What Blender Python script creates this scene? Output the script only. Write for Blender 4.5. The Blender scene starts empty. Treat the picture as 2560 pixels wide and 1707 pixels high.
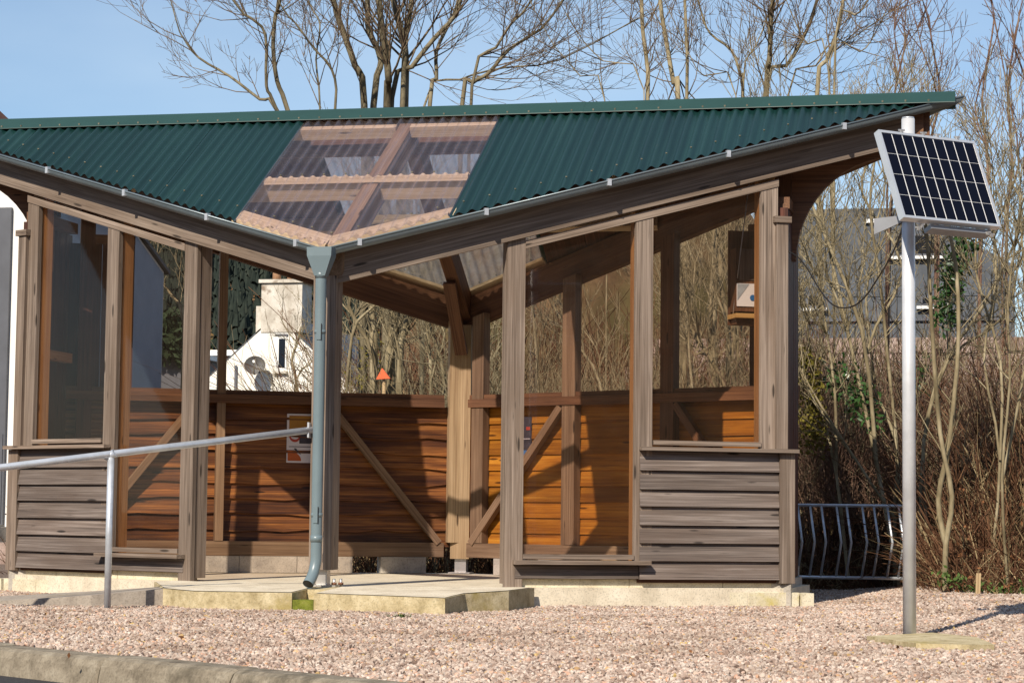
import bpy, math, random
from mathutils import Vector, Matrix, noise
R = math.radians
random.seed(7)
scn = bpy.context.scene
COL = scn.collection

# ------------------------------------------------------------------ camera
CP = Vector((4.0606, -13.2273, 0.4586)); YAW, PIT, ROL, FPX = -0.21433, 0.078209, 0.011074, 5523.5
IW, IH = 2560.0, 1707.0
FW = Vector((math.sin(YAW)*math.cos(PIT), math.cos(YAW)*math.cos(PIT), math.sin(PIT)))
RT0 = Vector((math.cos(YAW), -math.sin(YAW), 0)); UP0 = RT0.cross(FW)
RT = RT0*math.cos(ROL)+UP0*math.sin(ROL); UP = UP0*math.cos(ROL)-RT0*math.sin(ROL)
cd = bpy.data.cameras.new('camera'); cam = bpy.data.objects.new('camera', cd); COL.objects.link(cam)
M3 = Matrix((RT, UP, -FW)).transposed()
cam.matrix_world = Matrix.Translation(CP) @ M3.to_4x4()
cd.sensor_width = 36.0; cd.lens = FPX/IW*36.0; cd.clip_start = 0.1; cd.clip_end = 3000
scn.camera = cam

# ------------------------------------------------------------------ light
SUN_AZ, SUN_EL = 79.0, 38.7            # direction the light travels in plan (deg), elevation
sd = Vector((math.cos(R(SUN_AZ))*math.cos(R(SUN_EL)), math.sin(R(SUN_AZ))*math.cos(R(SUN_EL)), -math.sin(R(SUN_EL))))
sl = bpy.data.lights.new('sun', 'SUN'); sl.energy = 4.9; sl.angle = R(0.53); sl.color = (1.0, 0.90, 0.76)
so = bpy.data.objects.new('sun', sl); COL.objects.link(so)
so.rotation_euler = sd.to_track_quat('-Z', 'Y').to_euler(); so.location = (-3, -20, 12)
w = bpy.data.worlds.new('World'); scn.world = w; w.use_nodes = True
nt = w.node_tree; nt.nodes.clear()
out = nt.nodes.new('ShaderNodeOutputWorld'); bg = nt.nodes.new('ShaderNodeBackground')
sky = nt.nodes.new('ShaderNodeTexSky'); sky.sky_type = 'NISHITA'; sky.sun_disc = False
sky.sun_elevation = R(SUN_EL); ts = -sd; sky.sun_rotation = math.atan2(ts.x, ts.y)
sky.air_density = 1.0; sky.dust_density = 0.15; sky.ozone_density = 3.0; sky.altitude = 50
tc = nt.nodes.new('ShaderNodeTexCoord'); mp = nt.nodes.new('ShaderNodeMapping'); mp.inputs['Scale'].default_value = (1.6, 1.6, 5.0)
ns = nt.nodes.new('ShaderNodeTexNoise'); ns.inputs['Scale'].default_value = 2.2; ns.inputs['Detail'].default_value = 5; ns.inputs['Roughness'].default_value = .5
cr = nt.nodes.new('ShaderNodeValToRGB'); cr.color_ramp.elements[0].position = .36; cr.color_ramp.elements[1].position = .75
cr.color_ramp.elements[0].color = (0, 0, 0, 1); cr.color_ramp.elements[1].color = (.34, .34, .34, 1)
mx = nt.nodes.new('ShaderNodeMix'); mx.data_type = 'RGBA'; mx.inputs[7].default_value = (6.4, 7.6, 8.6, 1)
L = nt.links.new
L(tc.outputs['Generated'], mp.inputs['Vector']); L(mp.outputs[0], ns.inputs['Vector']); L(ns.outputs['Fac'], cr.inputs[0])
L(cr.outputs[0], mx.inputs[0]); L(sky.outputs[0], mx.inputs[6]); L(mx.outputs[2], bg.inputs[0]); L(bg.outputs[0], out.inputs[0])
bg.inputs[1].default_value = 0.1
vs = scn.view_settings; vs.view_transform = 'Standard'; vs.look = 'None'; vs.exposure = 0.28; vs.gamma = 1.0
try: vs.use_curve_mapping = False
except Exception: pass
scn.render.engine = 'CYCLES'
scn.cycles.max_bounces = 8; scn.cycles.transparent_max_bounces = 24

# ------------------------------------------------------------------ measuring helpers
def ray(px, py):
    return FW + RT*((px-IW/2)/FPX) - UP*((py-IH/2)/FPX)
def at(px, py, Y):
    d = ray(px, py); return CP + d*((Y-CP.y)/d.y)
def atz(px, py, z):
    d = ray(px, py); return CP + d*((z-CP.z)/d.z)
def atp(px, py, p0, n):
    d = ray(px, py); return CP + d*((p0-CP).dot(n)/d.dot(n))

# ------------------------------------------------------------------ materials
MATS = {}
def newmat(name):
    m = bpy.data.materials.new(name); m.use_nodes = True
    n = m.node_tree.nodes; n.clear()
    o = n.new('ShaderNodeOutputMaterial'); b = n.new('ShaderNodeBsdfPrincipled')
    m.node_tree.links.new(b.outputs[0], o.inputs[0]); MATS[name] = m
    return m, m.node_tree, b, o
def node(t, kind, **kw):
    n = t.nodes.new(kind)
    for k, v in kw.items():
        if k in n.inputs.keys(): n.inputs[k].default_value = v
        else: setattr(n, k, v)
    return n
def ramp(t, stops):
    r = t.nodes.new('ShaderNodeValToRGB'); e = r.color_ramp.elements
    while len(e) < len(stops): e.new(.5)
    for i, (p, c) in enumerate(stops):
        e[i].position = p; e[i].color = (c[0], c[1], c[2], 1)
    return r
def offset_coords(t, scale, mode='Object', rnd=True):
    tc = t.nodes.new('ShaderNodeTexCoord'); mp = t.nodes.new('ShaderNodeMapping'); mp.inputs['Scale'].default_value = scale
    if rnd:
        oi = t.nodes.new('ShaderNodeObjectInfo'); mu = node(t, 'ShaderNodeMath', operation='MULTIPLY'); mu.inputs[1].default_value = 37.0
        t.links.new(oi.outputs['Random'], mu.inputs[0])
        ad = node(t, 'ShaderNodeVectorMath', operation='ADD')
        t.links.new(tc.outputs[mode], ad.inputs[0]); t.links.new(mu.outputs[0], ad.inputs[1]); t.links.new(ad.outputs[0], mp.inputs['Vector'])
    else:
        t.links.new(tc.outputs[mode], mp.inputs['Vector'])
    return mp
def mixc(t, fac, a, b, blend='MIX'):
    m = t.nodes.new('ShaderNodeMix'); m.data_type = 'RGBA'; m.blend_type = blend
    for s, v in ((0, fac), (6, a), (7, b)):
        if hasattr(v, 'is_output') or isinstance(v, bpy.types.NodeSocket): t.links.new(v, m.inputs[s])
        elif s == 0: m.inputs[0].default_value = v
        else: m.inputs[s].default_value = (v[0], v[1], v[2], 1)
    return m.outputs[2]
def bump(t, b, h, strength=.3, dist=.01):
    bp = node(t, 'ShaderNodeBump', Strength=strength, Distance=dist); t.links.new(h, bp.inputs['Height']); t.links.new(bp.outputs[0], b.inputs['Normal'])

def wood(name, dark, mid, light, stain, rough=.75, knots=True, spec=.25, grain=26, stain_amt=.6, tone=.25, crack=.35):
    m, t, b, o = newmat(name)
    mp = offset_coords(t, (.75, grain, grain))
    n1 = node(t, 'ShaderNodeTexNoise', Scale=1.0, Detail=6.0, Roughness=.62, Distortion=.6); t.links.new(mp.outputs[0], n1.inputs['Vector'])
    mpf = offset_coords(t, (1.6, grain*4.2, grain*4.2)); nf = node(t, 'ShaderNodeTexNoise', Scale=1.0, Detail=3.0, Roughness=.6); t.links.new(mpf.outputs[0], nf.inputs['Vector'])
    mf = node(t, 'ShaderNodeMix'); mf.inputs[0].default_value = .5; t.links.new(n1.outputs['Fac'], mf.inputs[2]); t.links.new(nf.outputs['Fac'], mf.inputs[3])
    r1 = ramp(t, [(.35, dark), (.5, mid), (.65, light)]); t.links.new(mf.outputs[0], r1.inputs[0])
    mp2 = offset_coords(t, (1.3, 5, 5)); n2 = node(t, 'ShaderNodeTexNoise', Scale=1.0, Detail=4.0, Roughness=.55); t.links.new(mp2.outputs[0], n2.inputs['Vector'])
    r2 = ramp(t, [(.42, (0, 0, 0)), (.68, (1, 1, 1))]); t.links.new(n2.outputs['Fac'], r2.inputs[0])
    ml = node(t, 'ShaderNodeMath', operation='MULTIPLY'); ml.inputs[1].default_value = stain_amt; t.links.new(r2.outputs[0], ml.inputs[0])
    c = mixc(t, ml.outputs[0], r1.outputs[0], stain)
    # tone of each piece of timber
    oi = t.nodes.new('ShaderNodeObjectInfo'); mr = node(t, 'ShaderNodeMapRange'); mr.inputs[3].default_value = 1-tone; mr.inputs[4].default_value = 1+tone
    t.links.new(oi.outputs['Random'], mr.inputs[0])
    c = mixc(t, 1.0, c, mr.outputs[0], 'MULTIPLY')
    mpc = offset_coords(t, (.5, 42, 42)); nc_ = node(t, 'ShaderNodeTexNoise', Scale=1.0, Detail=2.0, Roughness=.5); t.links.new(mpc.outputs[0], nc_.inputs['Vector'])
    rc = ramp(t, [(.485, (0, 0, 0)), (.5, (1, 1, 1)), (.515, (0, 0, 0))]); t.links.new(nc_.outputs['Fac'], rc.inputs[0])
    mcr = node(t, 'ShaderNodeMath', operation='MULTIPLY'); mcr.inputs[1].default_value = crack; t.links.new(rc.outputs[0], mcr.inputs[0])
    c = mixc(t, mcr.outputs[0], c, tuple(x*.45 for x in dark))
    if knots:
        mp3 = offset_coords(t, (2.3, 13, 13)); v = node(t, 'ShaderNodeTexVoronoi', Scale=1.0, Randomness=1.0); t.links.new(mp3.outputs[0], v.inputs['Vector'])
        rk = ramp(t, [(.0, (1, 1, 1)), (.085, (.9, .9, .9)), (.13, (0, 0, 0))]); t.links.new(v.outputs['Distance'], rk.inputs[0])
        c = mixc(t, rk.outputs[0], c, tuple(x*.42 for x in dark))
    t.links.new(c, b.inputs['Base Color']); b.inputs['Roughness'].default_value = rough; b.inputs['Specular IOR Level'].default_value = spec
    bump(t, b, n1.outputs['Fac'], .35, .006)
    return m
wood('grey_wood', (.105, .078, .060), (.222, .170, .133), (.35, .280, .228), (.140, .094, .063), tone=.16, stain_amt=.55, crack=.6)
wood('grey_cladding', (.066, .052, .045), (.150, .119, .102), (.28, .235, .208), (.100, .069, .052), stain_amt=.6, tone=.24, crack=.55)
wood('aged_inner', (.115, .070, .042), (.245, .158, .095), (.36, .25, .155), (.14, .085, .05), rough=.65, tone=.15)
wood('inner_wood', (.26, .125, .045), (.44, .225, .085), (.56, .32, .135), (.27, .13, .05), rough=.6, tone=.12)
wood('dark_beam', (.075, .035, .018), (.16, .078, .040), (.24, .12, .06), (.07, .035, .022), rough=.6, tone=.15)
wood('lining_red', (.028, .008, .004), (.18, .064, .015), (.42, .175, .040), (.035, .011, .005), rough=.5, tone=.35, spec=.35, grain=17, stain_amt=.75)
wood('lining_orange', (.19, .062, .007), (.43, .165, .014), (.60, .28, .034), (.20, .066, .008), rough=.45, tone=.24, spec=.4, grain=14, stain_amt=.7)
wood('soffit_wood', (.05, .022, .014), (.105, .047, .028), (.16, .075, .045), (.05, .024, .018), rough=.65, tone=.15)
wood('end_boards', (.032, .010, .007), (.085, .028, .018), (.125, .046, .029), (.042, .014, .010), rough=.6, tone=.3)
wood('pale_timber', (.25, .165, .085), (.42, .305, .17), (.55, .42, .25), (.33, .22, .11), rough=.65, tone=.1)
wood('purlin_wood', (.42, .31, .18), (.58, .455, .285), (.69, .565, .38), (.47, .35, .21), rough=.65, tone=.08)
wood('new_lath', (.42, .24, .07), (.60, .38, .14), (.7, .5, .22), (.5, .3, .1), rough=.7, tone=.1, knots=False)

def simple(name, col, rough=.6, metal=0, var=.15, scale=8, spec=.4, bmp=0, detail=5):
    m, t, b, o = newmat(name)
    mp = offset_coords(t, (1, 1, 1)); n1 = node(t, 'ShaderNodeTexNoise', Scale=scale, Detail=float(detail), Roughness=.6); t.links.new(mp.outputs[0], n1.inputs['Vector'])
    r1 = ramp(t, [(.3, tuple(x*(1-var) for x in col)), (.7, tuple(min(1, x*(1+var)) for x in col))]); t.links.new(n1.outputs['Fac'], r1.inputs[0])
    t.links.new(r1.outputs[0], b.inputs['Base Color']); b.inputs['Roughness'].default_value = rough; b.inputs['Metallic'].default_value = metal; b.inputs['Specular IOR Level'].default_value = spec
    if bmp: bump(t, b, n1.outputs['Fac'], bmp, .01)
    return m
m, t, b, o = newmat('green_steel')
mp = offset_coords(t, (14, .7, .7)); n1 = node(t, 'ShaderNodeTexNoise', Scale=1.0, Detail=6.0, Roughness=.65); t.links.new(mp.outputs[0], n1.inputs['Vector'])
r1 = ramp(t, [(.3, (.0045, .021, .019)), (.5, (.0064, .029, .027)), (.72, (.011, .040, .036))]); t.links.new(n1.outputs['Fac'], r1.inputs[0])
mp2 = offset_coords(t, (1, 1, 1)); n2 = node(t, 'ShaderNodeTexNoise', Scale=16.0, Detail=5.0, Roughness=.75); t.links.new(mp2.outputs[0], n2.inputs['Vector'])
r2 = ramp(t, [(.66, (0, 0, 0)), (.76, (.35, .35, .35))]); t.links.new(n2.outputs['Fac'], r2.inputs[0])
c = mixc(t, r2.outputs[0], r1.outputs[0], (.075, .085, .05))
oi = t.nodes.new('ShaderNodeObjectInfo'); mr = node(t, 'ShaderNodeMapRange'); mr.inputs[3].default_value = .88; mr.inputs[4].default_value = 1.15; t.links.new(oi.outputs['Random'], mr.inputs[0])
t.links.new(mixc(t, 1.0, c, mr.outputs[0], 'MULTIPLY'), b.inputs['Base Color']); b.inputs['Specular IOR Level'].default_value = .55
rg = node(t, 'ShaderNodeMapRange'); rg.inputs[3].default_value = .22; rg.inputs[4].default_value = .42; t.links.new(n1.outputs['Fac'], rg.inputs[0]); t.links.new(rg.outputs[0], b.inputs['Roughness'])
simple('green_flashing', (.018, .055, .047), .45, 0, .10, 3, .5)
simple('gutter_grey', (.17, .21, .23), .32, .35, .12, 6)
simple('pipe_grey', (.155, .205, .225), .34, 0, .07, 5, .5)
simple('galvanised', (.60, .63, .67), .34, .5, .14, 14)
simple('galvanised_pole', (.62, .63, .65), .42, .25, .10, 10)
simple('aluminium', (.72, .73, .74), .38, .6, .05, 10)
simple('bracket_steel', (.30, .31, .33), .45, .5, .1, 10)
simple('bolt_steel', (.6, .58, .55), .35, .8, .1, 20)
simple('screw_cap', (.15, .14, .10), .6, 0, .5, 30)
simple('rust', (.20, .09, .05), .8, 0, .3, 20)
simple('black_rubber', (.012, .012, .013), .5, 0, .2, 10)
simple('white_render', (.80, .785, .745), .85, 0, .05, 3, .2, .15)
simple('cream_render', (.84, .81, .74), .85, 0, .05, 3, .2, .15)
simple('shade_render', (.72, .74, .76), .85, 0, .06, 2, .2)
simple('shade_blue_grey', (.30, .37, .46), .7, 0, .08, 3)
simple('grey_paint', (.10, .105, .12), .5, 0, .12, 4)
simple('slate', (.075, .085, .10), .6, 0, .25, 6, .4, .2)
simple('brown_tile', (.16, .075, .05), .8, 0, .25, 8, .3, .2)
simple('white_trim', (.78, .78, .76), .55, 0, .04, 5)
simple('dark_glass', (.012, .016, .024), .06, 0, .2, 2, .6)
simple('satellite_grey', (.09, .085, .08), .5, 0, .12, 6)
simple('asphalt', (.045, .043, .045), .9, 0, .35, 60, .2, .4)
simple('solar_white', (.80, .80, .80), .4, 0, .03, 5)
simple('paper_white', (.66, .62, .64), .6, 0, .05, 9)
simple('paper_ochre', (.36, .17, .022), .6, 0, .12, 9)
simple('paper_red', (.42, .055, .035), .6, 0, .1, 9)
simple('paper_orange', (.46, .105, .022), .6, 0, .1, 9)
simple('paper_dark', (.05, .045, .06), .6, 0, .4, 25)
simple('paper_blue', (.06, .16, .36), .6, 0, .2, 15)
simple('card_white', (.78, .80, .82), .5, 0, .03, 9)
simple('card_grey', (.36, .42, .47), .5, 0, .15, 25)
simple('dot_blue', (.03, .16, .42), .4, 0, .1, 9)
simple('marker_orange', (.85, .14, .045), .5, 0, .15, 10)
simple('leaf_ivy', (.035, .085, .020), .38, 0, .5, 30, .5)
simple('leaf_dead', (.17, .075, .032), .8, 0, .5, 9, .2)
simple('grass_green', (.07, .12, .025), .7, 0, .4, 20, .3)
simple('moss_shrub', (.16, .135, .022), .8, 0, .4, 6, .2)
simple('evergreen', (.028, .045, .020), .7, 0, .5, 5, .2)
simple('chimney_pot', (.36, .20, .11), .8, 0, .2, 9)

def bark(name, a, b_, c, sc=9):
    m, t, b, o = newmat(name)
    mp = offset_coords(t, (1, 1, .35)); n1 = node(t, 'ShaderNodeTexNoise', Scale=float(sc), Detail=5.0, Roughness=.65); t.links.new(mp.outputs[0], n1.inputs['Vector'])
    r1 = ramp(t, [(.3, a), (.5, b_), (.68, c)]); t.links.new(n1.outputs['Fac'], r1.inputs[0])
    t.links.new(r1.outputs[0], b.inputs['Base Color']); b.inputs['Roughness'].default_value = .85; b.inputs['Specular IOR Level'].default_value = .15
bark('bark_ash', (.065, .054, .034), (.155, .130, .082), (.27, .23, .150))
bark('bark_pale', (.115, .092, .052), (.245, .200, .120), (.39, .335, .22))
bark('bark_red', (.085, .045, .033), (.17, .10, .070), (.27, .19, .13))
bark('bark_twig', (.07, .048, .034), (.16, .115, .075), (.27, .205, .13), 5)
bark('bramble', (.034, .015, .009), (.100, .047, .025), (.190, .104, .055), 4)
bark('bramble_pale', (.12, .085, .045), (.25, .185, .10), (.38, .30, .17), 4)

# soils and grounds
def groundmat(name, stops, sc, rough=.95, bmp=.6, sc2=None, c2=None):
    m, t, b, o = newmat(name)
    mp = offset_coords(t, (1, 1, 1), rnd=False); n1 = node(t, 'ShaderNodeTexNoise', Scale=float(sc), Detail=8.0, Roughness=.7); t.links.new(mp.outputs[0], n1.inputs['Vector'])
    r1 = ramp(t, stops); t.links.new(n1.outputs['Fac'], r1.inputs[0]); c = r1.outputs[0]
    if sc2:
        n2 = node(t, 'ShaderNodeTexNoise', Scale=float(sc2), Detail=4.0); t.links.new(mp.outputs[0], n2.inputs['Vector'])
        r2 = ramp(t, [(.45, (0, 0, 0)), (.62, (1, 1, 1))]); t.links.new(n2.outputs['Fac'], r2.inputs[0]); c = mixc(t, r2.outputs[0], c, c2)
    t.links.new(c, b.inputs['Base Color']); b.inputs['Roughness'].default_value = rough; b.inputs['Specular IOR Level'].default_value = .15
    bump(t, b, n1.outputs['Fac'], bmp, .02)
    return m
groundmat('soil', [(.3, (.035, .020, .012)), (.55, (.10, .060, .035)), (.75, (.19, .125, .075))], 22, sc2=1.2, c2=(.06, .06, .022))
groundmat('gravel_bed', [(.3, (.05, .034, .026)), (.5, (.17, .125, .098)), (.7, (.36, .285, .235))], 70)
groundmat('hillside', [(.3, (.10, .052, .022)), (.5, (.21, .115, .05)), (.7, (.30, .19, .085))], .35, sc2=.06, c2=(.11, .085, .03))
groundmat('conifer', [(.3, (.012, .017, .013)), (.55, (.026, .034, .027)), (.75, (.052, .058, .042))], .5)  # greens greyed so the colour itself carries distance haze
def concrete(name, a, b_, c, moss=None, moss_lo=.56, sc=5):
    m, t, b, o = newmat(name)
    mp = offset_coords(t, (1, 1, 1)); n1 = node(t, 'ShaderNodeTexNoise', Scale=float(sc), Detail=9.0, Roughness=.68); t.links.new(mp.outputs[0], n1.inputs['Vector'])
    r1 = ramp(t, [(.3, a), (.52, b_), (.72, c)]); t.links.new(n1.outputs['Fac'], r1.inputs[0]); col = r1.outputs[0]
    n3 = node(t, 'ShaderNodeTexNoise', Scale=95.0, Detail=3.0); t.links.new(mp.outputs[0], n3.inputs['Vector'])
    r3 = ramp(t, [(.32, (.62, .62, .62)), (.5, (1, 1, 1))]); t.links.new(n3.outputs['Fac'], r3.inputs[0]); col = mixc(t, .7, col, r3.outputs[0], 'MULTIPLY')
    if moss:
        n2 = node(t, 'ShaderNodeTexNoise', Scale=2.6, Detail=6.0, Roughness=.65); t.links.new(mp.outputs[0], n2.inputs['Vector'])
        r2 = ramp(t, [(moss_lo, (0, 0, 0)), (moss_lo+.12, (1, 1, 1))]); t.links.new(n2.outputs['Fac'], r2.inputs[0]); col = mixc(t, r2.outputs[0], col, moss)
    t.links.new(col, b.inputs['Base Color']); b.inputs['Roughness'].default_value = .9; b.inputs['Specular IOR Level'].default_value = .2
    bump(t, b, n1.outputs['Fac'], .35, .012)
concrete('slab_concrete', (.50, .43, .32), (.68, .60, .465), (.78, .71, .57))
concrete('slab_edge', (.30, .235, .12), (.50, .415, .25), (.66, .57, .38), (.32, .25, .08), .57, 11)
concrete('block_cream', (.52, .45, .31), (.68, .61, .45), (.78, .71, .54), (.50, .42, .14), .60, 7)
concrete('plinth_grey', (.30, .27, .235), (.44, .40, .34), (.55, .50, .43), None, sc=6)
concrete('kerb_concrete', (.12, .098, .070), (.25, .212, .158), (.37, .325, .25), (.085, .073, .052), .56, 9)
concrete('ramp_concrete', (.25, .21, .175), (.37, .32, .265), (.45, .395, .335), (.22, .18, .12), .62, 6)
concrete('chimney_stone', (.36, .31, .25), (.60, .55, .47), (.76, .72, .65), (.26, .20, .15), .56, 2)
concrete('rubble_stone', (.22, .15, .12), (.40, .30, .255), (.55, .45, .40), (.16, .12, .09), .5, 4)
concrete('moss_block', (.075, .085, .018), (.17, .19, .025), (.27, .27, .07), None, sc=14)

def glassy(name, tint, refl=.9, haze=.06, haze_col=(.5, .5, .5), rough=.02, streak=(1, 1, 1), base=.035):
    m, t, b, o = newmat(name); t.nodes.remove(b)
    tr = node(t, 'ShaderNodeBsdfTransparent'); tr.inputs[0].default_value = (*tint, 1)
    gl = node(t, 'ShaderNodeBsdfGlossy'); gl.inputs['Roughness'].default_value = rough; gl.inputs[0].default_value = (refl, refl, refl, 1)
    df = node(t, 'ShaderNodeBsdfDiffuse'); df.inputs[0].default_value = (*haze_col, 1)
    lw = node(t, 'ShaderNodeLayerWeight', Blend=.5); pw5 = node(t, 'ShaderNodeMath', operation='POWER'); pw5.inputs[1].default_value = 5.0
    t.links.new(lw.outputs['Facing'], pw5.inputs[0]); fr = node(t, 'ShaderNodeMapRange'); fr.inputs[3].default_value = base; fr.inputs[4].default_value = 1.0
    t.links.new(pw5.outputs[0], fr.inputs[0])
    mp = offset_coords(t, streak); n1 = node(t, 'ShaderNodeTexNoise', Scale=9.0, Detail=7.0, Roughness=.7); t.links.new(mp.outputs[0], n1.inputs['Vector'])
    r1 = ramp(t, [(.35, (haze*.45,)*3), (.62, (haze,)*3), (.80, (min(1, haze*3.2),)*3)]); t.links.new(n1.outputs['Fac'], r1.inputs[0])
    m1 = node(t, 'ShaderNodeMixShader'); m2 = node(t, 'ShaderNodeMixShader')
    t.links.new(fr.outputs[0], m1.inputs[0]); t.links.new(tr.outputs[0], m1.inputs[1]); t.links.new(gl.outputs[0], m1.inputs[2])
    t.links.new(r1.outputs[0], m2.inputs[0]); t.links.new(m1.outputs[0], m2.inputs[1]); t.links.new(df.outputs[0], m2.inputs[2])
    t.links.new(m2.outputs[0], o.inputs[0])
glassy('pane_glass', (.91, .865, .835), .85, .0085, (.50, .40, .34), base=.022)
def ribbed(name, tint, refl_lo, refl_hi, haze):
    m, t, b, o = newmat(name); t.nodes.remove(b)
    tr = node(t, 'ShaderNodeBsdfTransparent'); tr.inputs[0].default_value = (*tint, 1)
    gl = node(t, 'ShaderNodeBsdfGlossy'); gl.inputs['Roughness'].default_value = .22; gl.inputs[0].default_value = (.9, .88, .95, 1)
    df = node(t, 'ShaderNodeBsdfDiffuse'); df.inputs[0].default_value = (.50, .44, .42, 1); tl = node(t, 'ShaderNodeBsdfTranslucent'); tl.inputs[0].default_value = (.62, .55, .46, 1)
    md_ = node(t, 'ShaderNodeMixShader'); md_.inputs[0].default_value = .6; t.links.new(df.outputs[0], md_.inputs[1]); t.links.new(tl.outputs[0], md_.inputs[2])
    lw = node(t, 'ShaderNodeLayerWeight', Blend=.5); p3_ = node(t, 'ShaderNodeMath', operation='POWER'); p3_.inputs[1].default_value = 3.0; t.links.new(lw.outputs['Facing'], p3_.inputs[0])
    fr = node(t, 'ShaderNodeMapRange'); fr.inputs[3].default_value = refl_lo; fr.inputs[4].default_value = refl_hi; t.links.new(p3_.outputs[0], fr.inputs[0])
    mp = offset_coords(t, (1, 1, 1)); n1 = node(t, 'ShaderNodeTexNoise', Scale=5.0, Detail=7.0, Roughness=.7); t.links.new(mp.outputs[0], n1.inputs['Vector'])
    r1 = ramp(t, [(.35, (haze*.6,)*3), (.65, (min(1, haze*1.4),)*3)]); t.links.new(n1.outputs['Fac'], r1.inputs[0])
    m1 = node(t, 'ShaderNodeMixShader'); m2 = node(t, 'ShaderNodeMixShader')
    t.links.new(fr.outputs[0], m1.inputs[0]); t.links.new(tr.outputs[0], m1.inputs[1]); t.links.new(gl.outputs[0], m1.inputs[2])
    t.links.new(r1.outputs[0], m2.inputs[0]); t.links.new(m1.outputs[0], m2.inputs[1]); t.links.new(md_.outputs[0], m2.inputs[2]); t.links.new(m2.outputs[0], o.inputs[0])
ribbed('clear_sheet', (.88, .82, .87), .06, .72, .10)
ribbed('milky_sheet', (.74, .70, .66), .05, .50, .55)
# pebbles take their colour from the stone
m, t, b, o = newmat('pebble')
oi = t.nodes.new('ShaderNodeObjectInfo')
r1 = ramp(t, [(0, (.14, .09, .068)), (.12, (.31, .215, .165)), (.35, (.43, .325, .262)), (.6, (.52, .415, .34)), (.85, (.66, .565, .48)), (.96, (.58, .33, .22)), (1, (.55, .40, .15))]); t.links.new(oi.outputs['Random'], r1.inputs[0])
mp = offset_coords(t, (1, 1, 1)); n1 = node(t, 'ShaderNodeTexNoise', Scale=3.0, Detail=4.0); t.links.new(mp.outputs[0], n1.inputs['Vector'])
r3 = ramp(t, [(.3, (.8, .8, .8)), (.6, (1, 1, 1))]); t.links.new(n1.outputs['Fac'], r3.inputs[0])
ge = t.nodes.new('ShaderNodeNewGeometry'); n4 = node(t, 'ShaderNodeTexNoise', Scale=1.7, Detail=5.0, Roughness=.6); t.links.new(ge.outputs['Position'], n4.inputs['Vector'])
r4 = ramp(t, [(.35, (.70, .66, .62)), (.58, (1, 1, 1))]); t.links.new(n4.outputs['Fac'], r4.inputs[0])
pc = mixc(t, 1.0, r1.outputs[0], r3.outputs[0], 'MULTIPLY')
t.links.new(mixc(t, 1.0, pc, r4.outputs[0], 'MULTIPLY'), b.inputs['Base Color']); b.inputs['Roughness'].default_value = .8
# solar cells
m, t, b, o = newmat('solar_cell'); b.inputs['Base Color'].default_value = (.004, .005, .012, 1); b.inputs['Roughness'].default_value = .25; b.inputs['Specular IOR Level'].default_value = .12

# ------------------------------------------------------------------ object helpers
def tag(o, label=None, cat=None, group=None, kind=None):
    if label: o['label'] = label
    if cat: o['category'] = cat
    if group: o['group'] = group
    if kind: o['kind'] = kind
    return o
def link(o, parent=None):
    COL.objects.link(o)
    if parent is not None: o.parent = parent
    return o
def empty(name, loc=(0, 0, 0)):
    o = bpy.data.objects.new(name, None); o.location = loc; o.empty_display_size = .1; return link(o)
def thing(name, label, cat, loc=(0, 0, 0), group=None): return tag(empty(name, loc), label, cat, group)
def obj(name, verts, faces, mat, parent=None, smooth=False, origin=None, axis=None):
    """one mesh object; verts in world coordinates; axis = direction of the grain (local X)"""
    verts = [Vector(v) for v in verts]
    O = Vector(origin) if origin is not None else verts[0].copy()
    if axis is not None:
        X = Vector(axis).normalized(); Zt = Vector((0, 0, 1)) if abs(X.z) < .9 else Vector((0, 1, 0))
        Yv = Zt.cross(X).normalized(); Zv = X.cross(Yv)
        Rm = Matrix((X, Yv, Zv)).transposed()
    else: Rm = Matrix.Identity(3)
    Ri = Rm.transposed()
    me = bpy.data.meshes.new(name); me.from_pydata([Ri @ (v-O) for v in verts], [], faces); me.update()
    if isinstance(mat, str): mat = [mat]
    for k in mat: me.materials.append(MATS[k])
    if smooth: me.polygons.foreach_set('use_smooth', [True]*len(me.polygons))
    o = bpy.data.objects.new(name, me); link(o, parent)
    mw = Matrix.Translation(O) @ Rm.to_4x4()
    if parent is not None: o.matrix_parent_inverse = Matrix.Identity(4); mw = pw(parent).inverted() @ mw
    o.matrix_basis = mw
    return o
def pw(o):
    m = o.matrix_basis.copy()
    while o.parent is not None: o = o.parent; m = o.matrix_basis @ m
    return m
HEXF = [(0, 3, 2, 1), (4, 5, 6, 7), (0, 1, 5, 4), (1, 2, 6, 5), (2, 3, 7, 6), (3, 0, 4, 7)]
def hexa(name, p, mat, parent=None, axis=None):
    p = [Vector(v) for v in p]
    if axis is None:
        c = [(p[1]-p[0]), (p[3]-p[0]), (p[4]-p[0])]; axis = max(c, key=lambda v: v.length)
    f = HEXF
    if (p[1]-p[0]).cross(p[3]-p[0]).dot(p[4]-p[0]) < 0: f = [tuple(reversed(q)) for q in HEXF]
    return obj(name, p, f, mat, parent, axis=axis)
def box(name, x0, x1, y0, y1, z0, z1, mat, parent=None):
    return hexa(name, [(x0, y0, z0), (x1, y0, z0), (x1, y1, z0), (x0, y1, z0), (x0, y0, z1), (x1, y0, z1), (x1, y1, z1), (x0, y1, z1)], mat, parent)
def bar(name, a, b, wd, w, hd, h, mat, parent=None):
    a, b, wd, hd = Vector(a), Vector(b), Vector(wd).normalized()*w/2, Vector(hd).normalized()*h/2
    return hexa(name, [a-wd-hd, b-wd-hd, b+wd-hd, a+wd-hd, a-wd+hd, b-wd+hd, b+wd+hd, a+wd+hd], mat, parent, axis=b-a)
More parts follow.
